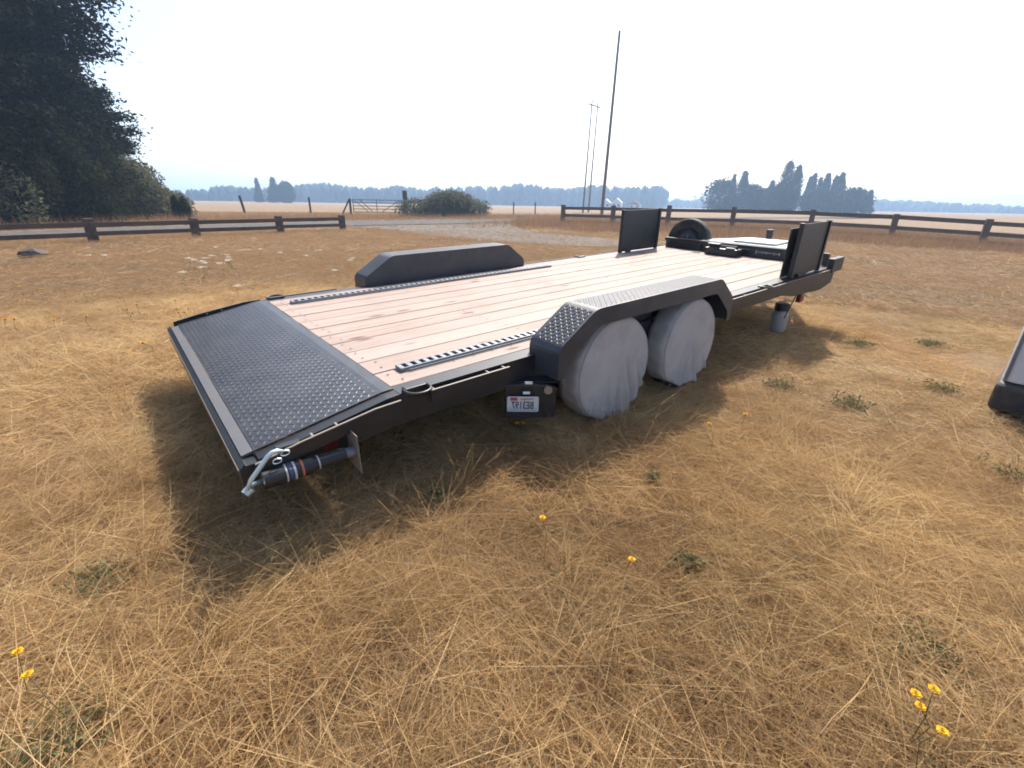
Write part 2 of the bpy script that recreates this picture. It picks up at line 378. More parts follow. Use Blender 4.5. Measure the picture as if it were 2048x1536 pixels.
# E track rails
def etrack(y, x0, x1, name):
    mb = MB(); w = .068; n = int((x1-x0)/.05)
    mb.box(x0, x1, y-w/2, y-w/2+.009, .003, .022).box(x0, x1, y+w/2-.009, y+w/2, .003, .022)
    xs = x0
    for k in range(n+1):
        a = x0 + k*.05; b = min(a+.026, x1)
        if b > a: mb.box(a, b, y-w/2+.0085, y+w/2-.0085, .0035, .0215)
    r_ = T(mb, name, M_galv, bevel=.0015, segs=1)
    return r_
etrack(.21, .125, 2.9, 'tie_down_track'); etrack(W-.235, .125, 2.9, 'tie_down_track')
for y in (.163, W-.285):
    mb = MB().tube([(.16, y, .010), (1.4, y, .010)], .004, 6)
    rod = T(mb, 'track_rod', M_galv)
    for x in (.42, .55, .68, .82, 1.0, 1.2): T(MB().tube([(x, y, .012), (x+.006, y-.016, .012)], .003, 5), 'rod_pin', M_edge, rod)
# fenders
F0, F1, F2, F3, FH, ZS, FW = .827, 1.108, 2.486, 2.718, .248, .076, .228
def rounded(poly, r=.04, k=4):
    out = []; n = len(poly)
    for i in range(n):
        p = Vector(poly[i])
        if i in (0, n-1): out.append(tuple(p)); continue
        a, b = Vector(poly[i-1]), Vector(poly[i+1]); d1, d2 = (a-p).normalized(), (b-p).normalized()
        for q in range(k+1):
            s_ = q/k; out.append(tuple((1-s_)**2*(p+d1*r)+2*s_*(1-s_)*p+s_*s_*(p+d2*r)))
    return out
for s in (-1, 1):
    yi = 0. if s < 0 else W; yo = yi+s*FW
    yi2 = yi+s*.047 if False else yi
    lo = -.10
    line = rounded([(F0, lo), (F0, ZS), (F1, FH), (F2, FH), (F3, ZS), (F3, lo)])
    mb = MB(); n = len(line)
    mb.v = [(x, yi-s*.004, z) for x, z in line]+[(x, yo, z) for x, z in line]; mb.f = [(i, i+1, n+i+1, n+i) for i in range(n-1)]
    # outer lip
    lip = [(x if abs(x-(F0+F3)/2) < .8 else x, yo, max(z-.09, lo)) for x, z in line]
    lip = []
    cx = (F0+F3)/2
    for x, z in line: lip.append((x+(cx-x)*.055, yo, z-.10 if z > -.02 else z))
    k0 = len(mb.v); mb.v += lip; mb.f += [(n+i, n+i+1, k0+i+1, k0+i) for i in range(n-1)]
    # inner wall
    k1 = len(mb.v); mb.v += [(x, yi-s*.004, -.001) for x, z in line]
    mb.f += [(i, i+1, k1+i+1, k1+i) for i in range(n-1) if line[i][1] > -.02 and line[i+1][1] > -.02]
    fo = T(mb, 'fender', M_plate)
    sm = fo.modifiers.new('solid', 'SOLIDIFY'); sm.thickness = .004
    yl = min(yi, yo)+.012; ny = int((FW-.02)/.022)
    ps = math.atan2(FH-ZS, F1-F0); ls = math.hypot(FH-ZS, F1-F0)
    lg = lugs((F1+.03, yl, FH+.002), (1, 0, 0), (0, 1, 0), (0, 0, 1), int((F2-F1-.06)/.022), ny, .022, ln=.011, wd=.0034)
    l2 = lugs((F0+.02*math.cos(ps), yl, ZS+.02*math.sin(ps)+.002), (math.cos(ps), 0, math.sin(ps)), (0, 1, 0), (-math.sin(ps), 0, math.cos(ps)), int((ls-.04)/.022), ny, .022, ln=.011, wd=.0034)
    l3 = lugs((F3-.02*math.cos(ps), yl, ZS+.02*math.sin(ps)+.002), (-math.cos(ps), 0, math.sin(ps)), (0, 1, 0), (math.sin(ps), 0, math.cos(ps)), int((ls-.06)/.022), ny, .022, ln=.011, wd=.0034)
    for q in (l2, l3): lg.add(q.v, q.f)
    tag(T(lg, 'tread_lugs', M_plate, fo), kind='stuff')
# wheels
AX = (1.363, 2.226); TRD = .325
def wheel(x, yc, zc, s, parent, name='wheel'):
    e = bpy.data.objects.new(name, None); COL.objects.link(e); e.parent = parent; e.location = (x, yc, zc+H0)
    pr = [(.20, -.065), (.26, -.074), (.30, -.074), (.318, -.065), (TRD, -.04), (TRD, .04), (.318, .065), (.30, .074), (.26, .074), (.20, .065)]
    MB().lathe_y((0, 0, 0), pr, 40).build('tyre', M_rubber, e, smooth=True)
    MB().lathe_y((0, 0, 0), [(.0, s*.03), (.05, s*.03), (.055, s*.06), (.10, s*.055), (.12, s*.03), (.175, s*.035), (.19, s*.055), (.203, s*.066)], 40).build('rim', M_rim, e, smooth=True)
    return e
for x in AX:
    for s in (-1, 1):
        yc = -.122 if s < 0 else W+.122
        wheel(x, yc, -H0+.335-(.0328*x+.02774*yc), s, TR)
    T(MB().tube([(x, -.02, -.2), (x, W+.02, -.2)], .038, 10), 'axle', M_black)
T(MB().box(.9, 2.7, .02, .05, -.3, -.1505), 'spring_hanger', M_black); T(MB().box(.9, 2.7, W-.05, W-.02, -.3, -.1505), 'spring_hanger', M_black)
# ramps standing on the sides
def ramp(y, x0, x1, h, s, inner):
    e = bpy.data.objects.new('ramp', None); COL.objects.link(e); e.parent = TR; e.location = (x0, y, H0+.004)
    def P(mb, nm, m=M_black, **k): return mb.build(nm, m, e, **k)
    P(MB().box(.02, x1-x0-.02, -.006, .006, .01, h-.01), 'ramp_plate', M_black, bevel=.002)
    for x in (0, x1-x0-.04): P(MB().box(x, x+.04, -.022, .022, 0, h), 'ramp_edge_rail', M_black, bevel=.003)
    for k in range(6):
        z = .03+k*(h-.10)/5; P(MB().box(.041, x1-x0-.041, .0065, .03, z, z+.035) if s > 0 else MB().box(.041, x1-x0-.041, -.03, -.0065, z, z+.035), 'ramp_rung', M_black, bevel=.003)
    if inner:
        P(MB().box(-.07, x1-x0-.13, (.062-.006), (.062+.006), .0, h-.05), 'ramp_flap', M_black, bevel=.003)
    P(MB().box(.1, .2, -.045, -.0225, .0, .03), 'ramp_foot', M_black)
    return e
ramp(W-.03, 4.41, 5.27, .545, 1, False); ramp(-.02, 4.34, 5.10, .525, 1, True)
# front rail, posts, end bracket
T(MB().box(L-.01, L+.035, .02, W-.01, .095, .137), 'front_rail', M_black, bevel=.004)
T(MB().box(L-.0102, L+.0352, .021, W-.011, .1373, .1400), 'rail_top_strip', M_edge)  # paler strip along the top of the front rail
for y in (.05, .55, 1.1, 1.65, W-.06): T(MB().box(L+.0, L+.03, y-.03, y+.03, -.001, .0945), 'front_post', M_black)
T(MB().box(L+.032, L+.04, 1.25, W-.02, -.04, .09), 'front_panel', M_black)
T(MB().box(L+.032, L+.04, .35, 1.2, -.04, .085), 'front_panel', M_black)
T(MB().box(5.30, 5.62, -.11, -.046, -.04, .115), 'corner_bracket', M_black, bevel=.006)
T(MB().prism([(4.2, -.151), (5.5, -.151), (5.62, -.12), (5.62, -.19), (5.3, -.24), (4.5, -.2)], -.04, .04), 'front_gusset', M_black)
T(MB().box(L-.028, 5.64, .051, W-.051, -.15, -.041), 'front_beam', M_black)
# spare wheel
sw = wheel(5.74, 1.93, .08, -1, TR, 'spare_wheel'); sw.rotation_euler = (0, 0, -math.pi/2)
for k in range(5):
    a = math.pi/2+2*math.pi*k/5; MB().tube([(.075*math.cos(a), -.055, .075*math.sin(a)), (.075*math.cos(a), -.063, .075*math.sin(a))], .014, 8).build('lug_hole', M_tanlens, sw)
T(MB().box(5.56, 5.70, 1.85, 2.0, -.1, .05), 'spare_bracket', M_black)
# tongue, tool box, jack post, coupler
for s in (-1, 1): T(MB().prism([(5.645, 1.1+s*.85), (5.645, 1.1+s*.72), (7.0, 1.1+s*.03), (7.0, 1.1+s*.12)], -.15, -.05, 'z'), 'tongue_beam', M_black)
T(MB().tube([(6.95, 1.1, -.1), (7.25, 1.1, -.08), (7.33, 1.1, -.085)], [.05, .05, .06], 12), 'coupler', M_black, smooth=True)
M_lid = paint_mat('white_box_lid', (.70, .72, .72), .4, amt=.1)
tb = T(MB().prism([(5.68, .52), (5.68, 1.66), (6.5, 1.36), (6.5, .82)], -.05, .118, 'z'), 'tool_box', paint_mat('brown_box_side', (.10, .075, .065), .6))
T(MB().prism([(5.665, .50), (5.665, 1.68), (6.52, 1.375), (6.52, .805)], .1185, .14, 'z'), 'box_lid', M_lid, tb, bevel=.004)
T(MB().prism([(5.70, .70), (5.70, 1.25), (6.2, 1.24), (6.2, .72)], .1405, .168, 'z'), 'lid_panel', paint_mat('grey_lid_panel', (.42, .43, .42), .5), tb, bevel=.004)
jp = T(MB().tube([(6.62, 1.17, -.25), (6.62, 1.17, .235)], .042, 14), 'tongue_jack', M_black)
T(MB().tube([(6.62, 1.17, .2355), (6.62, 1.17, .262)], .05, 14), 'jack_cap', M_black, jp)
T(MB().tube([(6.62, 1.17, -.66), (6.62, 1.17, -.2505)], .03, 12), 'jack_leg', M_galv, jp)
# winch beside the front rail
wi = T(MB().box(5.27, 5.43, .98, 1.42, .004, .095), 'winch', M_black, bevel=.012)
T(MB().tube([(5.35, 1.02, .10), (5.35, 1.38, .10)], .035, 12), 'winch_drum', M_rubber, wi)
T(MB().box(5.29, 5.36, 1.24, 1.40, .1355, .147), 'winch_cover', M_galv, wi, bevel=.003); T(MB().box(5.28, 5.33, 1.02, 1.14, .096, .112), 'winch_clutch', M_galv, wi, bevel=.003)
T(MB().tube([(5.24, 1.46, .012), (5.20, 1.50, .02), (5.22, 1.55, .012)], .008, 6), 'winch_hook', M_brass, wi)
dec = MB()
for k in range(14):
    y = .55+.022*k; dec.box(5.5035, 5.5055, y, y+random.uniform(.006, .016), .05+random.uniform(0, .02), .075+random.uniform(0, .02))
T(MB().box(5.506, 5.5085, .47, .93, .0, .0935), 'decal_plate', M_black)
T(dec, 'rail_decal', mat('faded_decal', (.34, .36, .38), .6))
T(MB().box(5.506, 5.509, .30, .42, .0, .085), 'pale_plate', M_lid)
# front marker light, chain rod
T(MB().box(4.74, 4.84, -.0445, .0, -.305, -.2165), 'red_marker_light', M_red, bevel=.006)
T(MB().tube([(4.68, -.02, -.20), (4.45, -.03, -.43)], .007, 6), 'safety_rod', M_black)
T(MB().box(4.06, 4.10, -.049, -.0455, -.07, -.055), 'bolt_plate', M_edge)
BRL = (.685, -.108, H0-.233)
# tail light bracket and number plate (set at an angle behind the fender)
BR = bpy.data.objects.new('tail_light_bracket', None); COL.objects.link(BR); BR.parent = TR
BR.location = BRL; BR.rotation_euler = (0, 0, R(-40))
def B(mb, nm, m, **k): return mb.build(nm, m, BR, **k)
B(MB().prism([(-.10, -.10), (.18, -.09), (.18, .085), (.13, .105), (-.10, .105)], .004, .03), 'bracket_plate', M_black, bevel=.004)
B(MB().prism([(-.13, .0302), (.20, .0302), (.14, .12), (-.13, .12)], .108, .113, 'z'), 'bracket_shelf', M_black)
B(MB().tube([(.136, .004, .080), (.136, -.010, .080)], .0225, 18), 'round_marker', M_tanlens, smooth=False)
B(MB().box(-.012, .048, -.012, .0035, .057, .078), 'plate_lamp_housing', M_black, bevel=.006)
B(MB().box(.000, .037, -.0150, -.0122, .060, .074), 'plate_lamp_lens', M_lens)
B(MB().box(.01, .05, -.004, .000, .114, .128), 'torn_sticker', M_white)
pl_ = MB(); pw_, ph_ = .086, .0455
def rrect(w, h, r=.009, k=4):
    o_ = []
    for cx, cz, a0 in ((w-r, h-r, 0), (-w+r, h-r, 90), (-w+r, -h+r, 180), (w-r, -h+r, 270)):
        o_ += [(cx+r*math.cos(R(a0+90*q/k)), cz+r*math.sin(R(a0+90*q/k))) for q in range(k+1)]
    return o_
M_np = mat('plate_enamel', (.6, .6, .6), .4); t = NT(M_np)
sx = t.n('SeparateXYZ'); t.l(t.objc(), sx.inputs[0])
t.l(t.ramp(t.math('ADD', t.math('MULTIPLY', sx.outputs[2], 10.), .5), [(.0, (.22, .36, .46)), (.42, (.60, .60, .62)), (1, (.62, .58, .58))]), t.b.inputs['Base Color'])
plate = pl_.prism(rrect(pw_, ph_), -.0165, -.0125).build('number_plate', M_np, BR, bevel=.001, loc=(.0, 0, 0))
mb = MB(); a_, b_ = rrect(pw_-.001, ph_-.001), rrect(pw_-.004, ph_-.004); n = len(a_)
mb.v = [(x, -.0175, z) for x, z in a_]+[(x, -.0175, z) for x, z in b_]; mb.f = [(i, (i+1) % n, n+(i+1) % n, n+i) for i in range(n)]
mb.build('plate_rim', mat('plate_rim_enamel', (.66, .65, .65), .4), plate)
def text(s, size, x, z, m, parent, name, sx=1., bold=.0):
    cu = bpy.data.curves.new(name, 'FONT'); cu.body = s; cu.size = size; cu.align_x = 'CENTER'; cu.align_y = 'CENTER'; cu.extrude = .0006; cu.offset = bold
    tmp = bpy.data.objects.new('tmp', cu); COL.objects.link(tmp)
    me = bpy.data.meshes.new_from_object(tmp.evaluated_get(bpy.context.evaluated_depsgraph_get()))
    bpy.data.objects.remove(tmp)
    me.materials.clear(); me.materials.append(m)
    # the photograph shows the lettering mirrored
    for v in me.vertices: X, Y, Z = v.co; v.co = (x-X*sx, -.0182-Z, z+Y)
    return link(name, me, parent)
text('BE3197', .060, .0, -.0075, mat('plate_ink', (.012, .015, .03), .5), plate, 'plate_lettering', .66, .0007)
text('Washington', .0155, .022, .032, mat('plate_red_ink', (.30, .05, .06), .5), plate, 'plate_state_name', .95)
MB().box(-.068, -.030, -.0185, -.017, .022, .041).build('plate_sticker', mat('red_sticker', (.36, .06, .08), .5), plate)
# rear swing jack folded along the tail
M_dec = mat('dull_white_decal', (.42, .42, .43), .6)
RJ = bpy.data.objects.new('rear_jack', None); COL.objects.link(RJ); RJ.parent = TR; RJ.location = (0, -.115, H0)
def J(mb, nm, m, **k): return mb.build(nm, m, RJ, **k)
ax = lambda x: (x, 0, -.148-(x+.62)*.035)
J(MB().tube([ax(-.615), ax(-.61), ax(-.43)], [.030, .036, .036], 18), 'jack_housing', M_black, smooth=False)
J(MB().tube([ax(-.4295), ax(-.30)], .029, 16), 'jack_tube', M_black)
J(MB().tube([ax(-.2995), ax(-.262)], .024, 16), 'jack_inner_tube', M_galv)
J(MB().box(-.2615, -.2565, -.05, .06, -.250, -.068), 'foot_plate', M_edge, bevel=.003)
for x, w_, m_ in ((-.535, .006, M_dec), (-.522, .012, M_blue), (-.506, .008, M_dec), (-.478, .008, M_amber), (-.413, .005, M_dec)):
    J(MB().tube([ax(x), ax(x+w_)], .0368 if x < -.43 else .0297, 18, False), 'jack_decal', m_)
h_ = [(-.612, -.0, -.150), (-.655, 0, -.152), (-.672, -.03, -.150), (-.665, -.05, -.125), (-.655, -.055, -.10), (-.585, -.055, -.028), (-.570, -.055, -.018), (-.552, -.05, -.020), (-.535, -.045, -.032)]
J(MB().tube(h_, .0085, 10), 'crank_handle', M_zinc, smooth=True)
J(MB().tube([(-.68, -.035, -.158), (-.66, -.03, -.146)], .016, 12), 'crank_pivot', M_zinc)
J(MB().box(-.54, -.45, .037, .069, -.2, -.06), 'jack_mount', M_black, bevel=.003)
for c_, n_ in (((-.525, -.04, -.045), 9), ((-.55, .0, -.09), 9)):
    pts = [(c_[0]+.016*math.cos(a), c_[1], c_[2]+.010*math.sin(a)) for a in np.linspace(0, 6.0, 10)]
    J(MB().tube(pts, .0025, 5), 'pin_ring', M_zinc)
T(MB().box(-.36, -.30, -.0475, -.0455, -.155, -.115), 'side_reflector', M_red)

# ------------------------------------------------------------------ tyre covers
def cover(x, y0, y1, zc, r, seed, hem, name, label):
    """cloth bag: open behind, drum over the tread, face outside at y1, hem hanging below"""
    g = np.random.default_rng(seed); nt = 220; fl = [(g.uniform(-.30, .33), g.uniform(.010, .024), g.uniform(.006, .020), g.uniform(-.3, .55), g.uniform(-.35, .15)) for _ in range(15)]; ph = g.uniform(0, 6.28, 12); so = 1 if y1 > y0 else -1
    prof = [(1.0, 0.), (1.0, .2), (1.004, .4), (1.004, .6), (1.0, .78), (.985, .90), (.955, .97), (.91, 1.0)] + [(q, 1.0) for q in np.linspace(.86, 0, 22)]
    def ridge(u): return (1-abs(math.sin(u)))**1.6
    V = []
    for i in range(nt):
        a = 2*math.pi*i/nt; cs, sn = math.cos(a), math.sin(a)
        for q, w in prof:
            X, Z, Y = r*q*cs, r*q*sn, y0+(y1-y0)*w
            low = np.clip((.05-Z/r)/1.0, 0, 1); rt = np.clip((X/r+.25)/.9, 0, 1)
            dy = .010*(1-q*q) if w > .95 else 0.                                   # slight bulge of the face
            if w > .85:
                # soft folds falling from the shoulder, narrower at the top and deeper towards the hem
                for xb, wf, af, z0, ln_ in fl:
                    u = np.clip((z0*r-Z)/(.9*r), 0, 1); xc = xb*(.62+.38*u)+ln_*(Z+.2*r)*.25
                    e_ = (X-xc)/(wf*(.7+.8*u)); dy += af*1.5*u*(math.exp(-e_*e_)-.55*math.exp(-(e_-1.5)**2))
                dy += .0012*math.sin(X*31+Z*12+ph[3])+.0008*math.sin(Z*38-X*14+ph[4])
            else:
                k = .0022*math.sin(a*11+ph[5]+w*2)+.0018*math.sin(a*23+ph[6]-w*3); X += cs*k; Z += sn*k
            Y += so*dy
            if Z < -.62*r and q > .5:
                k = min(1., (-.62*r-Z)/(.38*r)); Z += k*(hem+.014*math.sin(X*26+ph[7])+.008*math.sin(X*61+ph[8])); Y += so*k*(.012*math.sin(X*36+ph[9])+.014)
            V.append((x+X, Y, zc+Z))
    m = len(prof)
    F = [(i*m+j, i*m+j+1, ((i+1) % nt)*m+j+1, ((i+1) % nt)*m+j) for i in range(nt) for j in range(m-1)
         if not (j < 6 and math.sin(2*math.pi*(i+.5)/nt) < -.74)]
    o = link(name, np_mesh(name, V, F, M_cloth, True))
    me = o.data; bm = bmesh.new(); bm.from_mesh(me); bmesh.ops.remove_doubles(bm, verts=bm.verts, dist=1e-5); bmesh.ops.recalc_face_normals(bm, faces=bm.faces); bm.to_mesh(me); bm.free()
    s_ = o.modifiers.new('solid', 'SOLIDIFY'); s_.thickness = .0025
    mb = MB(); js = 6; ring = [V[i*m+js] for i in range(nt) if math.sin(2*math.pi*i/nt) > -.70]; k0 = next(i for i in range(nt) if math.sin(2*math.pi*i/nt) <= -.70)
    idx_ = [i for i in list(range(k0, nt))+list(range(k0)) if math.sin(2*math.pi*i/nt) > -.70]
    mb.tube([(V[i*m+js][0], V[i*m+js][1]+so*.001, V[i*m+js][2]) for i in idx_], .0038, 5); mb.build('seam', M_cloth, o, smooth=True)
    return tag(o, label, 'tyre cover', 'cloth covers on the trailer wheels')
cover(AX[0]+.0, -.047, -.206, .338, .342, 3, .02, 'tyre_cover', 'grey white cloth cover on the wheel nearer the number plate')
cover(AX[1]+.0, -.047, -.206, .345, .342, 8, .04, 'tyre_cover', 'grey white cloth cover on the wheel nearer the trailer front')
for i, x in enumerate(AX): cover(x, W+.047, W+.206, .40, .342, 12+i, .03, 'tyre_cover', ['grey cloth cover on the far side rear wheel', 'grey cloth cover on the far side front wheel'][i])

# ------------------------------------------------------------------ white bucket under the trailer's front, box trailer at the right edge
P = on_ground(1553, 662)
bk = empty('white_bucket', (P.x, P.y, 0.)); bk.scale = (.85, .85, .85); tag(bk, 'pale round bucket with black cap standing under the trailer front', 'bucket')
def lz(prof, n=24):
    mb = MB(); m = len(prof)
    for k in range(n):
        a = 2*math.pi*k/n; mb.v += [(r_*math.cos(a), r_*math.sin(a), z) for r_, z in prof]
    mb.f = [(k*m+i, ((k+1) % n)*m+i, ((k+1) % n)*m+i+1, k*m+i+1) for k in range(n) for i in range(m-1)]; return mb
lz([(0, .0), (.085, .0), (.092, .02), (.10, .21), (.097, .24), (.08, .27), (.06, .285), (.06, .29)]).build('body', mat('pale_plastic', (.30, .30, .31), .6), bk, smooth=True)
lz([(.062, .275), (.085, .278), (.085, .36), (.075, .37), (0, .37)]).build('cap', M_black, bk)

BT = empty('box_trailer', (3.47, -1.735, 0), (0, 0, 0)); tag(BT, 'grey boxy vehicle body with black lower skirt cut off by right edge', 'vehicle')
M_body = paint_mat('grey_body_panel', (.60, .60, .62), .35, amt=.1)
MB().prism(rrect(1.5, .95, .07, 8), .24, 2.0, 'z').build('body', M_body, BT, bevel=.012, loc=(1.5, -.95, 0))
MB().prism(rrect(1.515, .965, .07, 8), .02, .238, 'z').build('skirt', paint_mat('black_plastic', (.02, .02, .022), .6), BT, bevel=.05, segs=4, loc=(1.5, -.95, 0))
MB().box(-.004, .0, -.75, -.35, .30, .38).build('rear_reflector', M_red, BT)
for z in (.62, 1.0, 1.38): MB().box(-.0035, -.0005, -1.86, -.04, z, z+.012).build('panel_seam', M_rim, BT)
MB().tube([(.016, -.020, .25), (.016, -.020, 1.95)], .010, 8).build('corner_highlight', M_galv, BT)  # pale rod added to stand in for the sunlit corner's highlight
for x in (.7, 2.3):
    MB().lathe_y((x, -.02, .29), [(0, 0), (.17, 0), (.19, .02), (.28, .022), (.285, 0), (.285, -.2), (0, -.2)], 28).build('wheel', M_rubber, BT, smooth=False)

# ------------------------------------------------------------------ fences, gate, poles
def plank_between(mb, a, b, h, th, z):
    a, b = Vector(a), Vector(b); d = (b-a); d.z = 0; n = Vector((-d.y, d.x, 0)).normalized()*th/2
    za, zb = a.z+z, b.z+z
    v = []
    for p_, zz in ((a, za), (b, zb)):
        for sy in (-1, 1):
            for sz in (-.5, .5): v.append((p_.x+sy*n.x, p_.y+sy*n.y, zz+sz*h))
    mb.add(v, [(0, 1, 3, 2), (4, 6, 7, 5), (0, 4, 5, 1), (2, 3, 7, 6), (1, 5, 7, 3), (0, 2, 6, 4)]); return mb
def fence(name, posts, ph, pw, rails, m, label, front, cat='fence'):
    base = Vector(posts[0]); e = empty(name, base); tag(e, label, cat)
    for i, p_ in enumerate(posts):
        q = Vector(p_)-base; hh = ph*random.uniform(.96, 1.05); a = pw/2
        o = MB().box(-a, a, -a, a, -.1, hh).build('post', m, e, bevel=.015, loc=q)
        d = Vector(posts[min(i+1, len(posts)-1)])-Vector(posts[max(i-1, 0)]); o.rotation_euler = (random.uniform(-.02, .02), random.uniform(-.02, .02), math.atan2(d.y, d.x))
    for a, b in zip(posts[:-1], posts[1:]):
        A, B_ = Vector(a)-base, Vector(b)-base; d = (B_-A).normalized(); nrm = Vector((-d.y, d.x, 0))*front*(pw/2+.022)
        for z, h in rails:
            z0, z1 = z+random.uniform(-.02, .02), z+random.uniform(-.02, .02)
            aa, bb = A+nrm-d*.05, B_+nrm-d*.055; aa.z = A.z+z0; bb.z = B_.z+z1
            plank_between(MB(), aa, bb, h*random.uniform(.93, 1.05), .04, 0).build('rail', m, e, bevel=.005, segs=1)
    return e
fence('low_rail_fence', [(-10.6, 13.6, 0), (-7.2, 15.0, 0), (-4.2, 16.35, 0), (-1.19, 17.52, 0), (1.62, 18.80, 0), (4.75, 19.85, 0), (7.9, 21.2, 0)], .66, .22, [(.52, .15), (.25, .13)], M_fence,
      'low dark two rail wooden fence along the road on the left', -1)
RF = [(22.81, 21.03), (23.95, 17.75), (25.06, 14.5), (26.22, 11.13), (27.45, 7.55), (28.58, 4.28), (29.67, 1.12), (30.8, -2.2), (31.9, -5.6)]
fence('rail_fence', [(x, y, float(hgt(np.array(x), np.array(y)))) for x, y in RF], 1.30, .24, [(1.10, .19), (.62, .18), (.25, .16)], M_fence2, 'weathered wooden rail fence in tall grass behind the trailer on the right', 1)

def tube_thing(name, base, h, r, m, label, cat, group=None, lean=(0, 0), r2=None):
    o = MB().tube([(0, 0, -.2), (lean[0]*.5, lean[1]*.5, h*.5), (lean[0], lean[1], h)], [r, (r+(r2 or r))/2, r2 or r], 10).build(name, m, None, smooth=False, loc=base)
    return tag(o, label, cat, group)
tube_thing('wire_fence_post', on_ground(491, 428), 1.65, .11, M_fence, 'dark leaning fence post left of the field gate, leftmost', 'post', 'field fence posts', (-.22, .1))
tube_thing('wire_fence_post', at_dist(622, 428, 54)*1., 1.6, .10, M_fence, 'dark upright fence post just left of the field gate', 'post', 'field fence posts')
bpy.data.objects['wire_fence_post.001'].location.z = 0
for px, lab in ((1027, 'thin dark field post just right of the roadside bush'), (1070, 'thin dark field post second right of the roadside bush')):
    p_ = at_dist(px, 430, 58); tube_thing('wire_fence_post', (p_.x, p_.y, 0), 1.5, .07, M_fence, lab, 'post', 'field fence posts')
# field gate
gl, gr_ = at_dist(703, 430, 50), at_dist(806, 430, 50); gl.z = gr_.z = 0
GT = empty('field_gate', gl); tag(GT, 'metal bar field gate with diagonal braces beyond the road', 'gate')
gd = gr_-gl; gl_len = gd.length; GT.rotation_euler = (0, 0, math.atan2(gd.y, gd.x))
MB().box(-.12, .08, -.1, .1, -.1, 1.55).build('gate_post', M_fence, GT)
MB().tube([(-.9, 0, .0), (-.05, 0, 1.5)], .07, 8).build('post_brace', M_fence, GT)
for z in (.35, .62, .9, 1.18, 1.45): MB().tube([(.25, 0, z), (gl_len-.05, 0, z)], .035, 6).build('gate_bar', M_fence, GT)
for x in (.25, gl_len*.5, gl_len-.05): MB().tube([(x, .0, .30), (x, .0, 1.5)], .04, 6).build('gate_upright', M_fence, GT)
for a, b in (((.4, 1.4), (1.6, .4)), ((gl_len-.3, 1.4), (gl_len*.6, .4)), ((.9, 1.45), (2.0, .4))): MB().tube([(a[0], .03, a[1]), (b[0], .03, b[1])], .035, 6).build('gate_brace', M_fence, GT)
gp = at_dist(812, 430, 49.5); gp.z = 0
tag(MB().box(-.17, .17, -.17, .17, -.1, 2.35).build('gate_end_post', M_fence, None, bevel=.02, loc=gp), 'tall thick wooden post at the right end of the field gate', 'post')
# utility poles
for px, D, h, r1, lab, arm in ((1204, 60, 18.6, .20, 'tallest thick utility pole above the rail fence', False), (1166, 92, 18.2, .16, 'thin far utility pole, left one of the close pair', True), (1177, 96, 18.6, .16, 'thin far utility pole, right one of the close pair', True)):
    b = at_dist(px, 420, D); e = empty('utility_pole', (b.x, b.y, 0), (.018*math.cos(YAW), .018*math.sin(YAW), 0)); tag(e, lab, 'utility pole', 'utility poles')
    MB().tube([(0, 0, -.3), (0, 0, h*.5), (0, 0, h)], [r1, r1*.85, r1*.68], 12).build('pole', M_pole, e, smooth=True)
    if arm:
        MB().box(-.06, .06, -1.1, 1.1, h-.9, h-.75).build('cross_arm', M_pole, e).rotation_euler = (0, 0, YAW+.9)
        for k in (-.9, 0, .9):
            MB().tube([(0, k, h-.7499), (0, k, h-.55)], .045, 8).build('insulator', M_galv, e).rotation_euler = (0, 0, YAW+.9)
    else:
        MB().tube([(.25, .05, h*.62), (.25, .05, h*.62+.9)], .16, 10).build('transformer', M_galv, e) if False else None

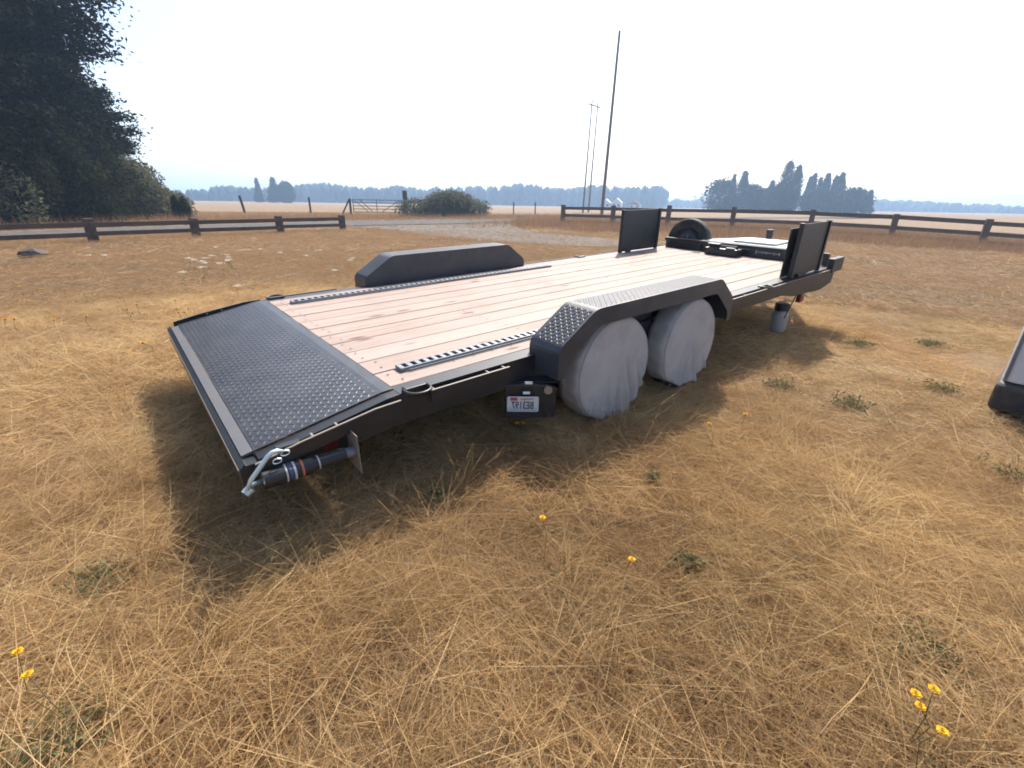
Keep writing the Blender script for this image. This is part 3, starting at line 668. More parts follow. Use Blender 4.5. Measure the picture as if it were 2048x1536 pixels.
# ------------------------------------------------------------------ trees and shrubs
def leaf_quads(C, size, g, up=0., asp=1.6):
    """one randomly turned pointed leaf blade (two triangles as a quad) for each centre"""
    n = len(C); d = g.normal(size=(n, 3)); d[:, 2] *= (1-up); d /= np.linalg.norm(d, axis=1)[:, None]+1e-9
    e = np.cross(d, g.normal(size=(n, 3))); e /= np.linalg.norm(e, axis=1)[:, None]+1e-9
    s = size*g.uniform(.6, 1.4, (n, 1))
    V = np.stack([C-d*s*.5*asp, C+e*s*.33, C+d*s*.5*asp, C-e*s*.33], 1).reshape(-1, 3)
    return V, np.arange(4*n).reshape(-1, 4)
def limb_mesh(segs, mb=None):
    mb = mb or MB()
    for a, b, ra, rb in segs: mb.tube([a, b], [ra, rb], 5, False)
    return mb
def conifer(base, h, rad, label, seed, dens=1., leaf=.34, z0=.06, mtl=None, group=None, cat='tree', prof=None, name='conifer_tree'):
    g = np.random.default_rng(seed); e = empty(name, base); tag(e, label, cat, group)
    MB().tube([(0, 0, -.2), (.1, .1, h*.4), (0, 0, h*.98)], [h*.020, h*.013, .03], 9).build('trunk', M_bark, e, smooth=True)
    nb = int(h*6.5*min(dens, 2.2)); segs = []; C = []
    for k in range(nb):
        u = z0+(1-z0)*(k+g.uniform(0, 1))/nb; z = u*h
        rr = rad*(prof(u) if prof else (1-u)**.75*min(1, .55+u*3))*g.uniform(.62, 1.12)
        a = g.uniform(0, 2*math.pi); dr = g.uniform(.05, .35)
        end = np.array([rr*math.cos(a), rr*math.sin(a), z-rr*dr+rr*.12]); st = np.array([0, 0, z])
        segs.append((st, end, .02+.006*rr, .01))
        m = int(max(6, rr*22*dens)); tt_ = g.uniform(.15, 1.0, m)**.8
        c0 = st+(end-st)*tt_[:, None]; c0[:, 2] -= .25*rr*dr*np.sin(tt_*math.pi)
        sp_ = .10+.10*rr*(.4+.6*(1-np.abs(tt_-.6)))
        for q in range(3): C.append(c0+g.normal(0, 1, (m, 3))*np.stack([sp_, sp_, sp_*.45], -1))
    C = np.concatenate(C); V, F = leaf_quads(C, leaf, g, .3)
    limb_mesh(segs).build('limbs', M_bark, e)
    link('crown', np_mesh('crown', V, F, mtl or M_conif), e)
    return e
def shrub(base, r, label, seed, n=5000, leaf=.16, mtl=None, cat='shrub', group=None, name='shrub', lobes=9, stem=True):
    g = np.random.default_rng(seed); e = empty(name, base); tag(e, label, cat, group); r = np.array(r)
    C = []; segs = []
    for k in range(lobes):
        a = g.uniform(0, 2*math.pi); q = g.uniform(.0, .68); c0 = np.array([q*math.cos(a)*r[0], q*math.sin(a)*r[1], r[2]*g.uniform(.25, .72)*(1-.45*q)]); s_ = r*g.uniform(.28, .5)
        if k == 0: c0 = np.array([0, 0, r[2]*.5]); s_ = r*.5
        d = g.normal(size=(n//lobes, 3)); d /= np.linalg.norm(d, axis=1)[:, None]
        C.append(c0+d*s_*g.uniform(.45, 1.08, (len(d), 1))**.6); segs.append(((g.normal(0, .1*r[0]), g.normal(0, .1*r[1]), -.05), tuple(c0), .03+.01*r[2], .012))
    C = np.concatenate(C); C[:, 2] = np.abs(C[:, 2])+.02
    V, F = leaf_quads(C, leaf, g, .2)
    if stem: limb_mesh(segs).build('stems', M_bark, e)
    link('foliage', np_mesh('foliage', V, F, mtl or M_bush), e); return e
def g0(p_): return (p_.x, p_.y, 0)
cyl = lambda u: min(1, .72+u)*min(1, (1.02-u)*1.6)
conifer(g0(at_dist(40, 440, 38)), 31, 5.6, 'largest dark evergreen tree at the upper left edge', 21, 5.0, .15, .03, prof=cyl, group='dark trees at the left')
conifer(g0(at_dist(-120, 440, 35)), 29, 6.4, 'dark evergreen tree cut off by the left edge', 22, 4.0, .16, .03, prof=cyl, group='dark trees at the left')
conifer(g0(at_dist(165, 440, 41)), 10.5, 4.0, 'smaller dark evergreen with branches sticking out right of largest tree', 23, 4.5, .14, .05, group='dark trees at the left', prof=lambda u: min(1, .8+u)*min(1, (1.03-u)*2.2))
for i, (px, py, D, rr, lab) in enumerate([
    (35, 440, 31.0, (2.6, 2.0, 4.4), 'leafy green thicket below largest evergreen, leftmost'), (130, 440, 32.5, (2.6, 2.2, 5.2), 'tall leafy green thicket below largest evergreen'),
    (215, 440, 35, (2.6, 2.2, 5.0), 'tall leafy thicket right of the largest evergreen'), (270, 440, 38, (2.6, 2.2, 3.6), 'sloping green thicket right end of the left trees'),
    (318, 437, 41, (2.4, 2.2, 2.2), 'low grey green bramble at right end of left thickets'), (-60, 445, 30, (2.4, 2.2, 3.6), 'green thicket at the left photo edge')]):
    shrub(g0(at_dist(px, py, D)), rr, lab, 40+i, 14000, .13, M_decid if i < 3 else M_bush, 'shrub', 'thickets under the left trees', 'leafy_thicket', 12)
for i, (px, D, rr) in enumerate([(356, 37, (.5, .5, 1.5)), (376, 37, (.5, .5, 1.3))]):
    shrub(g0(at_dist(px, 436, D)), rr, ['small dark upright shrub behind the low fence, left of two', 'small dark upright shrub behind the low fence, right of two'][i], 50+i, 1500, .10, M_decid, 'shrub', None, 'upright_shrub', 5)
shrub(g0(at_dist(905, 436, 47)), (5.6, 2.6, 2.35), 'wide grey green bramble bush between gate and far field', 60, 16000, .16, M_bush, 'shrub', None, 'roadside_bush', 18)
# distinct far trees on the right
def far_tree(px, ytop, D, wpx, kind, lab, seed, grp='far trees behind the right fence'):
    top = at_dist(px, ytop, D); b = (top.x, top.y, 0); h = top.z; rad = wpx/FPX*D*.5*.9
    g = np.random.default_rng(seed); nm = {'poplar': 'poplar_tree', 'round': 'round_tree', 'fir': 'fir_tree'}[kind]
    e = empty(nm, b); tag(e, lab, 'tree', grp)
    MB().tube([(0, 0, -.2), (0, 0, h*.9)], [h*.02, .05], 7).build('trunk', M_bark, e)
    n = {'poplar': 2600, 'round': 4200, 'fir': 2600}[kind]; u = g.uniform(.05, 1, n)
    a = g.uniform(0, 2*math.pi, n); q = np.sqrt(g.uniform(.1, 1, n))
    p_ = {'poplar': np.minimum(1, .5+u*1.6)*np.sqrt(np.clip(1.0-u, 0, 1)*1.5).clip(0, 1), 'round': np.sqrt(np.clip(1-((u-.5)/.52)**2, 0, 1)), 'fir': (1-u)**.8*1.05}[kind]
    wob = 1+.22*np.sin(a*3+u*17+seed)+.15*np.sin(a*5-u*31)
    C = np.stack([rad*q*p_*wob*np.cos(a), rad*q*p_*wob*np.sin(a), u*h*(1 + .0*a)], -1)+g.normal(0, rad*.10, (n, 3))
    V, F = leaf_quads(C, {'poplar': .62, 'round': .62, 'fir': .6}[kind]*D/230, g, -.2); link('crown', np_mesh('crown', V, F, M_far), e)
S = [(1447, 362, 215, 62, 'round', 'rounded far tree, leftmost of the right hand tree group'), (1470, 350, 225, 20, 'fir', 'thin pointed fir above the leftmost round far tree'),
     (1492, 344, 225, 36, 'fir', 'broader pointed fir right of the leftmost round far tree'), (1508, 372, 220, 42, 'round', 'low round tree at the foot of the broader fir'),
     (1546, 362, 230, 14, 'poplar', 'small narrow poplar left of the tallest far trees'), (1535, 380, 225, 40, 'round', 'low bushy tree between fir and tallest poplar'),
     (1582, 325, 215, 34, 'poplar', 'tallest far tree with a pointed top'), (1600, 332, 215, 24, 'poplar', 'tall far tree touching the right side of the tallest one'),
     (1568, 370, 210, 44, 'round', 'dark round tree at the foot of the tallest far tree'),
     (1622, 354, 240, 10, 'poplar', 'thin poplar just right of the tall pair'), (1631, 348, 240, 14, 'poplar', 'second thin poplar right of the tall pair'), (1643, 356, 245, 11, 'poplar', 'slim short poplar in the middle of the poplar row'),
     (1658, 348, 240, 17, 'poplar', 'broad poplar in the middle of the poplar row'), (1674, 352, 245, 12, 'poplar', 'slim poplar left of the last poplar in the row'), (1687, 347, 240, 18, 'poplar', 'last and broad poplar at the right of the row'),
     (1650, 384, 225, 80, 'round', 'wide dark tree below the poplar row'), (1712, 380, 230, 50, 'round', 'round tree right of the poplar row'), (1743, 382, 240, 18, 'fir', 'small pointed tree at the right end of the group')]
for i, s_ in enumerate(S): far_tree(*s_, 100+i)
far_tree(512, 358, 300, 14, 'fir', 'dark narrow fir standing before the far wood, left', 140, 'trees before the far wood'); far_tree(544, 357, 300, 26, 'fir', 'dark broad fir standing before the far wood', 141, 'trees before the far wood')
far_tree(570, 366, 300, 26, 'round', 'dark round tree right of the broad fir before the far wood', 142, 'trees before the far wood')

# far wood: a hazy band of small trees
def far_wood(name, label, top, x0, x1, D0, D1, n, seed, wm=1.):
    g = np.random.default_rng(seed); V = []; F = []; xs = [a for a, b in top]; ys = [b for a, b in top]
    for k in range(n):
        px = g.uniform(x0, x1); D = g.uniform(D0, D1)
        yt = np.interp(px, xs, ys)+abs(g.normal(0, 4.5))+g.uniform(-2.5, 3)
        p_ = at_dist(px, yt, D); h = max(3., p_.z); r_ = h*g.uniform(.14, .3)*wm; con = g.random() < .6
        lev = [(0, 1.0), (.3, .9), (.32, 1.0), (.6, .55), (.62, .72), (.85, .22), (1, 0.02)] if con else [(0, .6), (.25, 1.2), (.5, 1.45), (.75, 1.2), (.92, .6), (1., .1)]
        ns = 7; base = len(V)
        for u, w in lev:
            for q in range(ns):
                a = 2*math.pi*q/ns+u; rr = r_*w*g.uniform(.75, 1.2); V.append((p_.x+rr*math.cos(a), p_.y+rr*math.sin(a), u*h*g.uniform(.97, 1.03)-.3))
        for i in range(len(lev)-1):
            for q in range(ns): F.append((base+i*ns+q, base+i*ns+(q+1) % ns, base+(i+1)*ns+(q+1) % ns, base+(i+1)*ns+q))
    tag(link(name, np_mesh(name, np.array(V), F, M_far)), label, None, None, 'stuff')
TOP = [(-200, 372), (340, 377), (400, 378), (430, 370), (470, 369), (500, 374), (600, 368), (640, 364), (680, 368), (720, 374), (800, 370), (850, 376), (900, 372), (960, 369), (1000, 372), (1040, 366), (1070, 367), (1110, 375), (1150, 372), (1200, 369), (1260, 374), (1300, 369), (1330, 371)]
far_wood('far_wood', 'hazy blue wood along the horizon on the left and centre', TOP, -150, 1325, 430, 560, 1100, 5)
TOP2 = [(1310, 398), (1420, 397), (1500, 396), (1700, 396), (1760, 398), (1800, 399), (1850, 400), (1900, 402), (1960, 406), (2048, 412), (2300, 420)]
far_wood('far_wood', 'lower fainter hazy wood on the right horizon', TOP2, 1315, 2250, 620, 800, 700, 6, 1.6)

# small far buildings
def hut(px, D, w, d, h, rh, wall, roof, lab):
    b = at_dist(px, 410, D); e = empty('small_house', (b.x, b.y, 0), (0, 0, YAW-.3)); tag(e, lab, 'house', 'far houses')
    MB().box(-d/2, d/2, -w/2, w/2, 0, h).build('wall', wall, e)
    MB().prism([(-w/2-.3, h+.002), (w/2+.3, h+.002), (0, h+rh)], -d/2-.3, d/2+.3, 'x').build('roof', roof, e)
    for y in (-w*.25, w*.25): MB().box(-d/2-.04, -d/2-.002, y-.5, y+.5, h*.35, h*.75).build('window', M_rim, e)
M_hw = mat('house_white', (.7, .7, .68), .7); M_hr = mat('house_red_roof', (.35, .16, .12), .8); M_hg = mat('pale_roof', (.62, .62, .62), .6)
hut(1212, 260, 4.5, 6, 2.6, 2.0, M_hw, M_hg, 'small white building with pale roof left of the thick pole base')
hut(1234, 260, 4.8, 7, 2.8, 2.2, M_hw, M_hg, 'small white building with pale roof right of the thick pole base')
hut(1270, 250, 5.5, 6, 2.0, 1.4, M_hw, M_hr, 'small building with reddish roof left of the upright ramp')

# ------------------------------------------------------------------ flowers, weeds, stone
def flower(heads, label, seed, kind='yellow', group=None, size=.6):
    """heads: list of photo pixels; each head sits on a stem rising from one root"""
    g = np.random.default_rng(seed); hs = []
    for px, py, hz in heads: p_ = on_ground(px, py, hz); hs.append(p_)
    root = sum(hs, Vector())/len(hs); root = Vector((root.x+g.normal(0, .02), root.y+g.normal(0, .02), 0))
    e = empty({'yellow': 'yellow_flower', 'white': 'yarrow_plant'}[kind], root); tag(e, label, 'flower', group)
    for p_ in hs:
        q = p_-root; mid = q*.5+Vector((g.normal(0, .015), g.normal(0, .015), .02))
        MB().tube([(0, 0, -.02), mid, q], [.0022*size, .0018*size, .0014*size], 5).build('stem', M_stem, e)
        if kind == 'yellow':
            V = []; F = []; n = 26
            for ring, (l_, el) in enumerate(((.019, .12), (.016, .5), (.011, .95))):
                for k in range(n):
                    a = 2*math.pi*(k+ring*.4)/n; l2 = l_*g.uniform(.85, 1.1)*size; w = .0032*size; c_, s_ = math.cos(a), math.sin(a); i = len(V)
                    for t_, ww in ((.1, .5), (.7, 1.), (1., .7)):
                        for sd_ in (-1, 1): V.append((q.x+c_*l2*t_*math.cos(el)-s_*w*ww*sd_, q.y+s_*l2*t_*math.cos(el)+c_*w*ww*sd_, q.z+l2*t_*math.sin(el)*.8))
                    F += [(i, i+1, i+3, i+2), (i+2, i+3, i+5, i+4)]
            link('flower_head', np_mesh('flower_head', V, F, M_yel), e)
            lzb = MB().tube([q-Vector((0, 0, .012*size)), q+Vector((0, 0, .002))], [.004*size, .008*size], 8); lzb.build('flower_cup', M_stem, e)
        else:
            C = np.array(q)+g.normal(0, 1, (60, 3))*np.array([.028, .028, .006])*size; V, F = leaf_quads(C, .016*size, g, .6, 1.); link('flower_head', np_mesh('flower_head', V, F, M_pale), e)
    # a few basal leaves
    C = g.normal(0, .03, (8, 3)); C[:, 2] = np.abs(C[:, 2])*.6+.01; V, F = leaf_quads(C, .022*size, g, .3, 2.2); link('basal_leaves', np_mesh('basal_leaves', V, F, M_weed), e)
G = 'yellow flowers in the dry grass'
flower([(35, 1303, .26), (54, 1349, .24)], 'two headed yellow flower at the lower left corner', 201, group=G)
flower([(1868, 1378, .22), (1832, 1387, .21), (1840, 1412, .16)], 'three headed yellow flower near the lower right corner', 202, group=G)
flower([(1885, 1462, .2)], 'single yellow flower lowest at the right', 203, group=G)
flower([(1085, 1035, .26)], 'single yellow flower on a long thin stem below the number plate', 204, group=G)
flower([(1264, 1118, .16)], 'single yellow flower right of the long stemmed one', 205, group=G)
flower([(1034, 846, .16), (1047, 846, .16)], 'pair of yellow heads right below the number plate', 206, group=G)
flower([(1419, 847, .16)], 'yellow flower at the shadow edge below the front wheel cover', 207, group=G)
flower([(1491, 828, .16)], 'yellow flower in the sun right of the wheel covers', 208, group=G)
ORD = 'first second third fourth fifth sixth seventh eighth ninth tenth eleventh twelfth thirteenth fourteenth fifteenth'.split()
YL = [(456, 553), (168, 584), (39, 574), (10, 638), (28, 637), (107, 639), (172, 632), (235, 603), (247, 600), (273, 608), (254, 617), (350, 600), (376, 616), (368, 624), (356, 623), (285, 685), (82, 578)]
for i, (x, y) in enumerate(YL):
    rk = sorted(q[0] for k, q in enumerate(YL) if k not in (0, 2)).index(x) if i not in (0, 2) else 0
    lab = 'small far yellow flower left of the tail, %s of them from the left' % ORD[rk] if i not in (0, 2) else ['yellow flower farthest back, near the white yarrow patch', '', 'orange yellow flower far left below the fence'][i]
    flower([(x, y, .16)], lab, 220+i, group='small far yellow flowers left of the tail', size=1.0)
WH = [(378, 516), (387, 519), (411, 516), (424, 511), (402, 522), (410, 525), (453, 509), (457, 514), (458, 519), (440, 526), (432, 494), (402, 534), (366, 544), (177, 510), (209, 510), (455, 521), (475, 571), (560, 505), (612, 511), (520, 498), (640, 500), (700, 520), (705, 516), (670, 540)]
for i, (x, y) in enumerate(WH):
    rk = sorted(WH[:13] if i < 13 else WH[13:]).index((x, y))
    flower([(x, y, .22)], ('pale yarrow in the patch before the low fence, %s from the left' if i < 13 else 'lone pale yarrow scattered over the left field, %s from the left') % ORD[rk], 260+i, 'white', 'pale yarrow patch' if i < 13 else 'scattered pale yarrow', 1.15 if i < 13 else .95)
def weed(px, py, r_, h, label, seed, n=230, leaf=.015):
    g = np.random.default_rng(seed); b = on_ground(px, py); e = empty('green_weed', g0(b)); tag(e, label, 'weed', 'green weeds in the dry grass')
    C = g.normal(0, 1, (n, 3))*np.array([r_*.5, r_*.5, h*.22]); C[:, 2] = np.abs(C[:, 2])+.01
    V, F = leaf_quads(C, leaf, g, -.3, 2.); link('leaves', np_mesh('leaves', V, F, M_weed), e)
    mb = MB()
    for k in range(7): c_ = C[k*9]; mb.tube([(0, 0, -.01), tuple(c_)], .002, 4, False)
    mb.build('stems', M_stem, e)
for i, a in enumerate([(1697, 812, .12, .13, 'round green weed right of the covered wheels'), (1372, 1135, .05, .09, 'small dark green weed in the right foreground'), (1848, 1300, .10, .07, 'flat green weed right of centre in the foreground'),
                       (205, 1165, .09, .12, 'upright green weed at the left below the shadow corner'), (110, 1500, .12, .06, 'flat dark green weed in the lower left corner'), (2035, 960, .16, .14, 'green weed patch at the right photo edge'),
                       (1305, 965, .03, .12, 'thin green sprig beside the fender shadow'), (1720, 690, .12, .08, 'low green weed under the front of the trailer'), (1860, 690, .14, .07, 'low grey green weed far right of the trailer'), (1560, 775, .10, .08, 'low green weed just right of the trailer shadow'),
                       (1880, 780, .12, .08, 'low green weed left of the boxy vehicle'), (870, 1000, .04, .1, 'small green sprig in the shadow below the deck')]): weed(*a, 300+i)
b = on_ground(67, 514); g = np.random.default_rng(9); bm = bmesh.new(); bmesh.ops.create_icosphere(bm, subdivisions=2, radius=1)
for v in bm.verts: v.co = Vector((v.co.x*.24, v.co.y*.17, v.co.z*.13))*float(g.uniform(.8, 1.2))
me = bpy.data.meshes.new('stone'); bm.to_mesh(me); bm.free(); me.materials.append(paint_mat('dark_stone', (.05, .048, .05), .85, amt=.4))
tag(link('stone', me, None, loc=(b.x, b.y, .07)), 'small dark stone in the dry grass at far left', 'stone')

# ------------------------------------------------------------------ grass
CX, CY = CAM.x, CAM.y
def vnoise(x, y, s, seed):
    g = np.random.default_rng(seed); o = np.zeros_like(x)
    for k in range(5):
        a = g.uniform(0, 6.28); f = g.uniform(.6, 1.6)/s; o += np.sin((x*math.cos(a)+y*math.sin(a))*f*6.28+g.uniform(0, 6.28))
    return o/5**.5
GM = [M_straw, M_long, M_brown, M_greeng]
GM_DIM = [straw_mat('dimmed_field_straw', [(.35, .24, .135), (.40, .28, .165), (.29, .19, .105), (.37, .255, .145)], .3), straw_mat('dimmed_field_pale_straw', [(.38, .275, .165), (.42, .31, .19)], .3), straw_mat('dimmed_field_brown_grass', [(.225, .14, .084), (.27, .172, .106), (.19, .118, .072), (.255, .165, .105)], .3), straw_mat('dimmed_field_green_grass', [(.15, .135, .075), (.19, .16, .09)], .3)]  # darker copies of the straw materials; far field's dimming put into the colour
def blades(g, x, y, kind, sc=1., hs=1., seg=3, wid=1.):
    """ribbons of dry grass; kind per blade: 0 matted straw, 1 long straw, 2 fine brown, 3 greenish, 4 bunch, 5 tall brown, 6 tall stalk"""
    n = len(x)
    #        length lo, hi   elevation lo, hi  half width  curl  material
    TB = np.array([[.06, .20, 0, 34, .0012, .45, 0], [.22, .60, 0, 22, .00125, .10, 1], [.04, .13, 8, 70, .0009, .45, 2], [.03, .10, 20, 75, .0014, .35, 3],
                   [.10, .26, 18, 72, .0011, .38, 0], [.35, .85, 50, 88, .0042, .2, 2], [.25, .50, 40, 84, .0010, .12, 1]])
    T_ = TB[kind]; ln = g.uniform(T_[:, 0], T_[:, 1])*sc; el = np.radians(g.uniform(T_[:, 2], T_[:, 3])); az = g.uniform(0, 2*math.pi, n)
    c_ = g.normal(0, 1, n)*T_[:, 5]; w = T_[:, 4]*g.uniform(.65, 1.3, n)*wid; tw = g.uniform(0, math.pi, n)
    p = np.stack([x, y, g.uniform(-.01, .022, n)*sc], -1); rows = []
    for s_ in range(seg+1):
        d = np.stack([np.cos(az)*np.cos(el), np.sin(az)*np.cos(el), np.sin(el)*hs], -1)
        sd_ = np.cross(d, np.stack([np.cos(tw), np.sin(tw), np.full(n, .5)], -1)); sd_ /= np.linalg.norm(sd_, axis=1)[:, None]+1e-9
        ww = (w*(1-.8*s_/seg))[:, None]
        if s_ == seg: rows.append(p[:, None, :]); break
        rows.append(np.stack([p-sd_*ww, p+sd_*ww], 1))
        p = p+d*(ln/seg)[:, None]; el = el-np.abs(c_)*.5; az = az+c_*.35
        low = p[:, 2] < .004; p[low, 2] = .004+g.uniform(0, .014, low.sum()); el = np.where(low, np.abs(el)*.2, el)
    V = np.concatenate(rows, 1); m = V.shape[1]; b = (np.arange(n)*m)[:, None]
    tri = []
    for s_ in range(seg-1): tri += [(2*s_, 2*s_+1, 2*s_+3), (2*s_, 2*s_+3, 2*s_+2)]
    tri.append((2*seg-2, 2*seg-1, 2*seg))
    F = (b[:, None, :]+np.array(tri)[None]).reshape(-1, 3)
    return V.reshape(-1, 3), F, np.repeat(T_[:, 6].astype(np.int32), len(tri)), np.repeat(g.random(n), m)
def grass_mesh(name, V, F, MI, RN, mats=None):
    mats = mats or GM; me = np_mesh(name, V, F, mats[0])
    for q in mats[1:]: me.materials.append(q)
    me.polygons.foreach_set('material_index', MI)
    a = me.attributes.new('tone', 'FLOAT', 'POINT'); a.data.foreach_set('value', RN.astype(np.float32)); return me
TUFTS = bpy.data.collections.new('tuft_sources')
def patch(i, rad, dens, mixp, sc, hs, wid, seg):
    g = np.random.default_rng(500+i); n = int(math.pi*rad*rad*dens)
    r_ = rad*np.sqrt(g.random(n)); a = g.uniform(0, 2*math.pi, n); x, y = r_*np.cos(a), r_*np.sin(a)
    kind = g.choice(len(mixp), n, p=np.array(mixp)/sum(mixp))
    # bunches and stalks gather round a few centres
    for kk, nc, sd_ in ((4, max(3, int(14*rad*rad/.2)), .028), (6, max(1, int(3*rad*rad/.2)), .03), (2, max(4, int(16*rad*rad/.2)), .06)):
        q = np.where(kind == kk)[0]; cr = rad*np.sqrt(g.random(nc)); ca = g.uniform(0, 2*math.pi, nc); k_ = g.integers(0, nc, len(q))
        x[q] = cr[k_]*np.cos(ca[k_])+g.normal(0, sd_*sc, len(q)); y[q] = cr[k_]*np.sin(ca[k_])+g.normal(0, sd_*sc, len(q))
    o = bpy.data.objects.new('tuft_%02d' % i, grass_mesh('tuft', *blades(g, x, y, kind, sc, hs, seg, wid))); TUFTS.objects.link(o)
for i in range(9): patch(i, .45, 7000, [[.60, .075, .20, .01, .11, 0, .002], [.50, .12, .16, .01, .20, 0, .012], [.46, .035, .40, .03, .09, 0, .001]][i % 3], 1., .8, 1., 3)
for i in range(9, 15): patch(i, 1.0, 2000, [[.58, .04, .28, .02, .10, 0, .004], [.55, .05, .22, .02, .17, 0, .006]][i % 2], 1.15, .62, 1.5, 2)
for i in range(15, 19): patch(i, 1.0, 1700, [[.50, .01, .32, .14, .04, 0, .0], [.42, .01, .32, .22, .03, 0, .0]][i % 2], 1., .4, 1.5, 2)   # short turf at the right
pts = []; rot = []; scl = []; idx = []
def place(r0, r1, step, ids, alt, seed):
    g = np.random.default_rng(seed); q = np.arange(-r1-1, r1+1, step); x, y = np.meshgrid(q, q); x = (x+g.uniform(-.3, .3, x.shape)*step).ravel()+CX; y = (y+g.uniform(-.3, .3, y.shape)*step).ravel()+CY
    rr = np.hypot(x-CX, y-CY); an = (np.arctan2(y-CY, x-CX)-YAW+math.pi) % (2*math.pi)-math.pi
    k = (rr >= r0) & (rr < r1) & ((np.abs(an) < R(68)) | (rr < 1.2)); x, y, n = x[k], y[k], k.sum()
    short = np.clip((x-2.3)/1.6, 0, 1)*np.clip((1.9-y)/1.4, 0, 1)
    pts.append(np.stack([x, y, hgt(x, y)-.018], -1)); rot.append(g.uniform(0, 6.28, n)); s_ = g.uniform(.9, 1.12, n); h_ = (1+.30*vnoise(x, y, 1.6, 3)).clip(.55, 1.6)*(1-.3*short)
    scl.append(np.stack([s_, s_, s_*h_], -1)); idx.append(np.where(g.random(n) < short*.9, g.choice(alt, n), g.choice(ids, n)))
place(0, 3.3, .44, list(range(9)), list(range(15, 19)), 1)
place(3.3, 8.2, .95, list(range(9, 15)), list(range(15, 19)), 2)
P_ = np.concatenate(pts); A_ = np.concatenate(rot); S_ = np.concatenate(scl); I_ = np.concatenate(idx)
free = ~((P_[:, 0] > 4.0) & (P_[:, 1] < -2.2) & (P_[:, 1] > -3.4))
P_, A_, S_, I_ = P_[free], A_[free], S_[free], I_[free]
gm = bpy.data.meshes.new('dry_grass'); gm.vertices.add(len(P_)); gm.vertices.foreach_set('co', P_.astype(np.float32).ravel())
def attr(nm, ty, data, key):
    a = gm.attributes.new(nm, ty, 'POINT'); a.data.foreach_set(key, data)
rv = np.zeros((len(P_), 3), np.float32); rv[:, 2] = A_
attr('t_rot', 'FLOAT_VECTOR', rv.ravel(), 'vector'); attr('t_scl', 'FLOAT_VECTOR', S_.astype(np.float32).ravel(), 'vector'); attr('t_idx', 'INT', I_.astype(np.int32), 'value')
gm.update()
go = link('dry_grass', gm); tag(go, 'tangled dry straw coloured grass around the trailer', 'grass', None, 'stuff')
ng = bpy.data.node_groups.new('grass_instances', 'GeometryNodeTree')
ng.interface.new_socket('Geometry', in_out='INPUT', socket_type='NodeSocketGeometry'); ng.interface.new_socket('Geometry', in_out='OUTPUT', socket_type='NodeSocketGeometry')
N = ng.nodes.new; gi_ = N('NodeGroupInput'); go_ = N('NodeGroupOutput'); ci = N('GeometryNodeCollectionInfo'); ip = N('GeometryNodeInstanceOnPoints')
ci.inputs['Collection'].default_value = TUFTS; ci.inputs['Separate Children'].default_value = True; ci.inputs['Reset Children'].default_value = True
def na(nm, ty):
    q = N('GeometryNodeInputNamedAttribute'); q.data_type = ty; q.inputs['Name'].default_value = nm; return q.outputs['Attribute']
e2r = N('FunctionNodeEulerToRotation'); lk = ng.links.new
lk(gi_.outputs[0], ip.inputs['Points']); lk(ci.outputs[0], ip.inputs['Instance']); ip.inputs['Pick Instance'].default_value = True
lk(na('t_idx', 'INT'), ip.inputs['Instance Index']); lk(na('t_rot', 'FLOAT_VECTOR'), e2r.inputs[0]); lk(e2r.outputs[0], ip.inputs['Rotation']); lk(na('t_scl', 'FLOAT_VECTOR'), ip.inputs['Scale'])
lk(ip.outputs[0], go_.inputs[0])
md = go.modifiers.new('instances', 'NODES'); md.node_group = ng
# farther grass: one plain mesh of small blades
RN_ = ([-40, -20, -9, -3.43, 1.4, 6, 11, 18, 30, 60], [-4, 9.5, 16.5, 19.9, 22.9, 24.4, 25.2, 25.6, 26.5, 27]); RF_ = ([-43, -22, -10, -3.86, 1.8, 7, 12.5, 20, 30, 60], [0, 14, 20.8, 24.2, 27.6, 30, 31.4, 31.4, 31.2, 31.5])
def grows(x, y):
    """1 where grass grows; 0 on the road and thinly on the drive"""
    m = np.ones_like(x); m[(y > np.interp(x, *RN_)-.1) & (y < np.interp(x, *RF_)+.1)] = 0
    xn = np.interp(y, [-8, 0, 4.5, 9, 13.5, 17.5, 21, 24.6], [15, 14.5, 12.5, 10.5, 9.4, 9.5, 9.6, 9.0]); xf = np.interp(y, [-8, .8, 5.5, 10, 13.8, 17, 20.5, 25.2], [19, 18, 16.6, 15.6, 15.2, 16, 18.5, 22])
    e = np.minimum(x-xn, xf-x); on = (e > -.3) & (y < 25) & (y > 8); m[on] *= np.clip(1-(e[on]+.3)/1.2, .16, 1); return m
def right_bank(x, y):
    s_ = (x-22.8)*.33+(y-21)*-.94; d = (x-22.8)*.94+(y-21)*.33          # along / across the right fence
    return ((d > -6.5+1.0*np.sin(s_)) & (d < 8) & (s_ > -4.5)).astype(float)*grows(x, y)
def verge(x, y):
    yf = np.interp(x, *RF_); return ((y > yf+.3) & (y < yf+8)).astype(float)
def fence_foot(x, y): return (np.abs(y-(17.52+(x+1.19)*.41)) < .45).astype(float)*(x < 8)
FAR = []
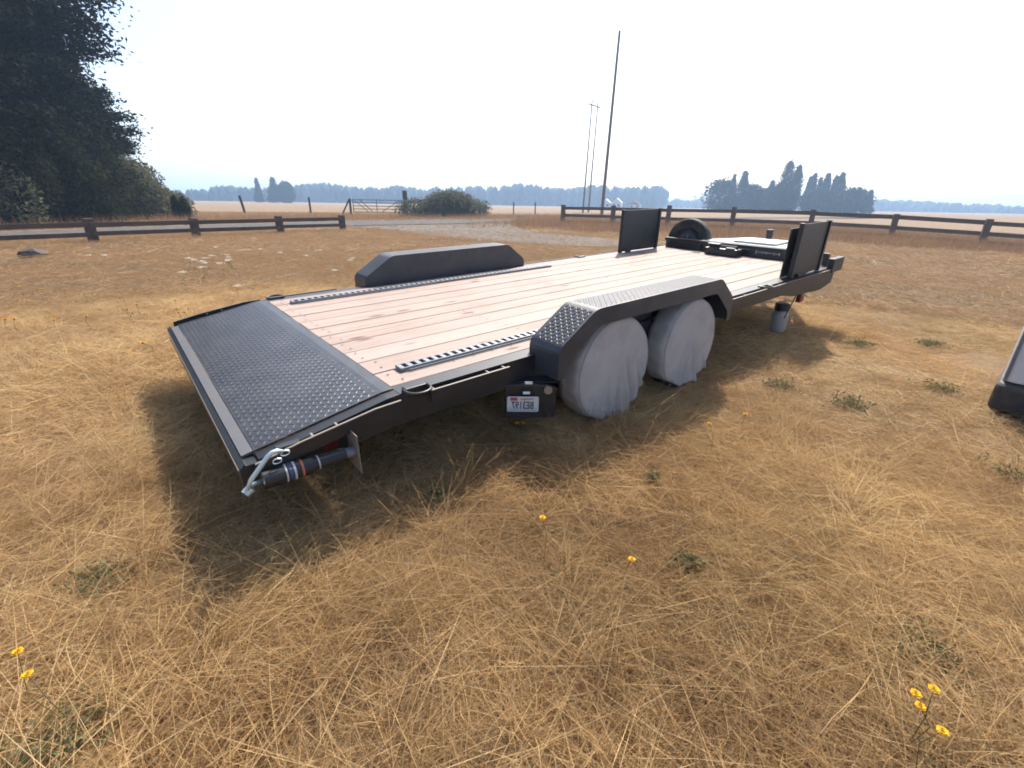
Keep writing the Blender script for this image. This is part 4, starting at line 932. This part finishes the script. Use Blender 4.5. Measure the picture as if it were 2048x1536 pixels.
def far_blades(r0, r1, dens, mixp, sc, hs, wid, mask, seed, clump=0.):
    g = np.random.default_rng(seed); half = R(66); n = int(half*(r1*r1-r0*r0)*dens); rr = np.sqrt(g.uniform(r0*r0, r1*r1, n)); a = YAW+g.uniform(-half, half, n)
    x, y = CX+rr*np.cos(a), CY+rr*np.sin(a); k = g.random(n) < mask(x, y); x, y = x[k], y[k]; kind = g.choice(len(mixp), len(x), p=np.array(mixp)/sum(mixp))
    gr = vnoise(x, y, 4.5, 11) > .75; kind = np.where(gr & (kind < 5) & (g.random(len(x)) < .5), 3, kind)
    V, F, MI, RT = blades(g, x, y, kind, sc, hs, 1, wid); V[:, 2] += np.repeat(hgt(x, y), len(V)//max(1, len(x))); FAR.append((V, F, MI, RT))
far_blades(8, 14, 900, [.5, .03, .3, .05, .15], 1.7, .40, 2.6, grows, 31)
far_blades(14, 24, 260, [.5, .03, .3, .05, .15], 2.6, .34, 4.2, grows, 32)
far_blades(24, 60, 34, [.5, .02, .35, .03, .15], 4.5, .30, 8., grows, 33)
far_blades(13, 50, 110, [0, 0, 0, 0, 0, 1.], .95, .9, 1.6, right_bank, 34)
far_blades(20, 62, 45, [0, 0, 0, 0, 0, .7, .3], 1.0, .8, 2.0, verge, 35)
far_blades(13, 30, 200, [.3, 0, .3, .2, .3], 2.2, .8, 3.5, fence_foot, 36)
off = 0; VV = []; FF = []
for V, F, MI, RT in FAR: VV.append(V); FF.append(F+off); off += len(V)
fo_ = link('field_grass', grass_mesh('field_grass', np.concatenate(VV), np.concatenate(FF), np.concatenate([q[2] for q in FAR]), np.concatenate([q[3] for q in FAR]), GM_DIM))
tag(fo_, 'dry tan and brown grass over the farther field and fence banks', 'grass', None, 'stuff')
print('patches', len(P_), 'far tris', sum(len(q[1]) for q in FAR))

# ------------------------------------------------------------------ haze
hz = MB().box(-1560, 1570, -1560, 1570, -1.2, 33)
hm = bpy.data.materials.new('haze_air'); hm.use_nodes = True; ht = hm.node_tree; ht.nodes.clear()
ho = ht.nodes.new('ShaderNodeOutputMaterial'); pv_ = ht.nodes.new('ShaderNodeVolumePrincipled')
pv_.inputs['Color'].default_value = (.46, .68, 1, 1); pv_.inputs['Density'].default_value = .00095; pv_.inputs['Anisotropy'].default_value = .3
ht.links.new(pv_.outputs[0], ho.inputs['Volume'])
tag(hz.build('haze', hm), 'pale summer haze over the whole field', None, None, 'stuff')
